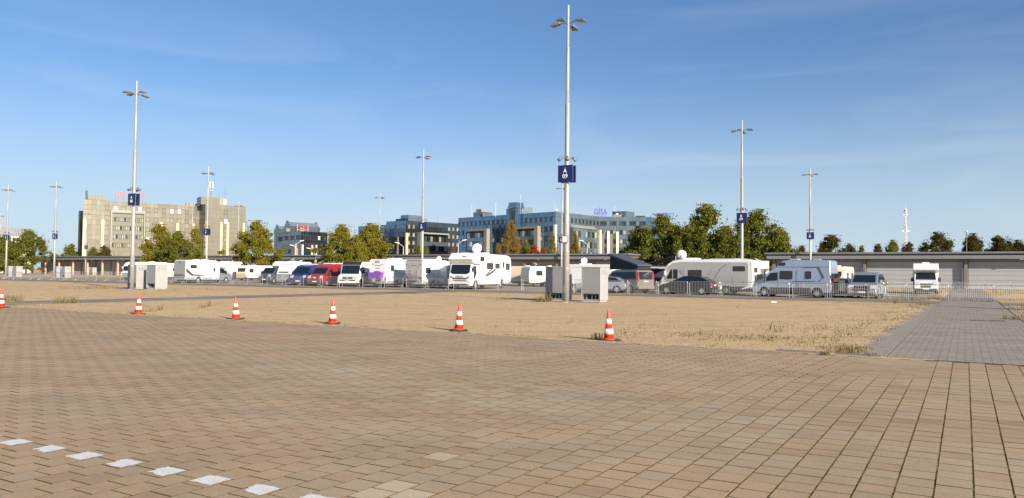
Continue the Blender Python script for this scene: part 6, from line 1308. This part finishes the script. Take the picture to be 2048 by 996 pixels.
# --- silver-cab motorhome seen from behind
L = 7.3; v = semi('white motorhome with silver cab and back greyed for shade, door side to the camera', at(371, 62.8), hd('away', 0), 'RR', L, 2.32, 2.92, 'silver', 'white', wins=[(.7, 1.85, 1.65, 2.3)], rearm='gtrim', door=4.0)  # grey rear panel puts the shade on the white back into its colour
v.side('decal', [(.08, 1.9), (.35, 1.72), (1.1, 1.12), (2.8, .96), (2.8, .86), (.9, .9), (.08, 1.4)], 'stripe', off=.006, sides=(-1,)); v.end('bumper_slots', -.08, -.9, .9, .95, 1.05, 'frame', .02, dir_=-1); v.end('emblem', -.02, -.05, .1, 2.55, 2.75, 'frame', .01, dir_=-1)
# --- alcove motorhome behind it
v = semi('long white alcove motorhome behind the old cream caravan', at(440, 84), hd('away', -14), 'RR', 7.0, 2.3, 3.05, 'white', 'white', [(.5, 1.5, 1.2, 2.1)], alcove=True, name='alcove_motorhome'); v.side('alcove_window', rrect(5.4, 2.5, 6.0, 2.74, .05), 'acryl', off=.014)
v = semi('white motorhome whose roof shows behind the silver-cab motorhome', at(372, 88), hd('toward', -16), 'FL', 6.8, 2.3, 3.05, 'white', 'white', [(1.2, 1.5, 2.2, 2.1)], alcove=False)
# --- far left pair
L, W = 7.4, 2.3; v = Veh('integrated_motorhome', 'white integrated motorhome with dark lower front behind the cabinets of the A 08 pole', 'motorhome', L, W, at(264, 74), hd('toward', -10), 'FL')
v.body([(.05, .45)] + arch(2.0, .42, .42) + arch(L - 1.0, .42, .42) + [(L - .2, .36), (L, .6), (L - .02, 1.15), (L - .30, 1.35), (L - .42, 2.25), (L - .9, 2.75), (L - 1.4, 2.85), (.3, 2.85), (.05, 2.7), (0, 1.2)], 'white', 'body', bevel=.09, seg=3)
v.seg('windscreen', (L - .31, 1.40), (L - .42, 2.15), -1.0, 1.0, 'glass', .02, .05); v.end('grille', L, -.9, .9, .6, 1.1, 'gtrim', .02); v.win(L - 2.4, 1.75, L - 1.2, 2.15); v.side('decal', [(L - 2.6, 2.3), (L - .8, 2.3), (L - .8, 2.34), (L - 2.6, 2.34)], 'gstripe', off=.006); v.wheels((2.0, L - 1.0), .35, .22, 2.2); v.under(.3, L - .3); v.mirror(L - .5, 1.9, W, 'white', True); v.roofbox(2, 2.8, -.4, .4, 2.85, .12)
v = caravan('big rounded cream caravan between the A 08 cabinets and the silver-cab motorhome', at(303, 75), hd('toward', -20), 'FL', 7.4, 2.4, 2.72, 'cream', [(1.3, 1.4, 2.0, 1.95)], rake=.25)
v.side('arc_trim', [(5.9, 1.3), (6.4, 1.45), (6.7, 1.8), (6.4, 2.1), (6.36, 2.07), (6.62, 1.8), (6.36, 1.5), (5.9, 1.35)], 'gtrim', off=.008)
# --- cream caravans right of the big motorhome
v = caravan('beige caravan just right of the big alcove motorhome', at(1050, 86), hd('away', -2), 'RR', 5.4, 2.3, 2.55, 'beige', [(1.6, 1.3, 2.4, 1.95)], frontwin=False)
v = caravan('cream caravan with square side window between the big motorhome and the nearest cabinets', at(1058, 82), hd('away', 32), 'RR', 6.4, 2.3, 2.50, 'cream', [(1.0, 1.35, 1.9, 1.95), (3.2, 1.35, 4.1, 1.95)], door=2.2)
v.dish(1.5, 0, 2.50, .3, 60, 0)
v = semi('white motorhome between and behind the nearest cabinets with a round dish on its roof', at(1165, 88), hd('toward', -8), 'FL', 7, 2.3, 2.85, 'white', 'white', [(4.2, 1.4, 4.9, 2.0), (2.0, 1.5, 2.8, 2.1)], dish=(4.6, .6, 2.9, .42, 10, .3))
v = caravan('white caravan whose roof shows behind the right-hand nearest cabinet', at(1228, 80), hd('left', 0), 'RL', 6.6, 2.3, 2.72, 'white', [(2.0, 1.4, 2.8, 2.0)])
car('dark blue car glimpsed between the nearest cabinets', at(1165, 66), hd('left', 0), 'FL', 4.4, 1.8, 1.5, 'darkgrey', style='hatch')
# --- white roofs behind the decal-backed motorhome
v = semi('white motorhome with rounded roof behind the purple-draped and decal-backed motorhomes', at(822, 84), hd('toward', -14), 'FL', 6.8, 2.3, 3.15, 'white', 'white', [(3.2, 1.4, 4.0, 2.0)], alcove=True, name='alcove_motorhome')
v = semi('white motorhome hidden behind the decal-backed motorhome, with a cream rooftop dish', at(880, 74.5), hd('toward', -14), 'FL', 6.6, 2.3, 2.9, 'white', 'white', [(3.2, 1.4, 4.0, 2.0)], dish=(4.6, .2, 2.92, .36, 5, 0))
v = semi('slate-shaded white motorhome between the decal-backed one and the big alcove motorhome', at(893, 66.5), hd('away', -4), 'RR', 6.8, 2.2, 2.75, 'white', 'white', [(.8, 1.4, 1.8, 2.0)])
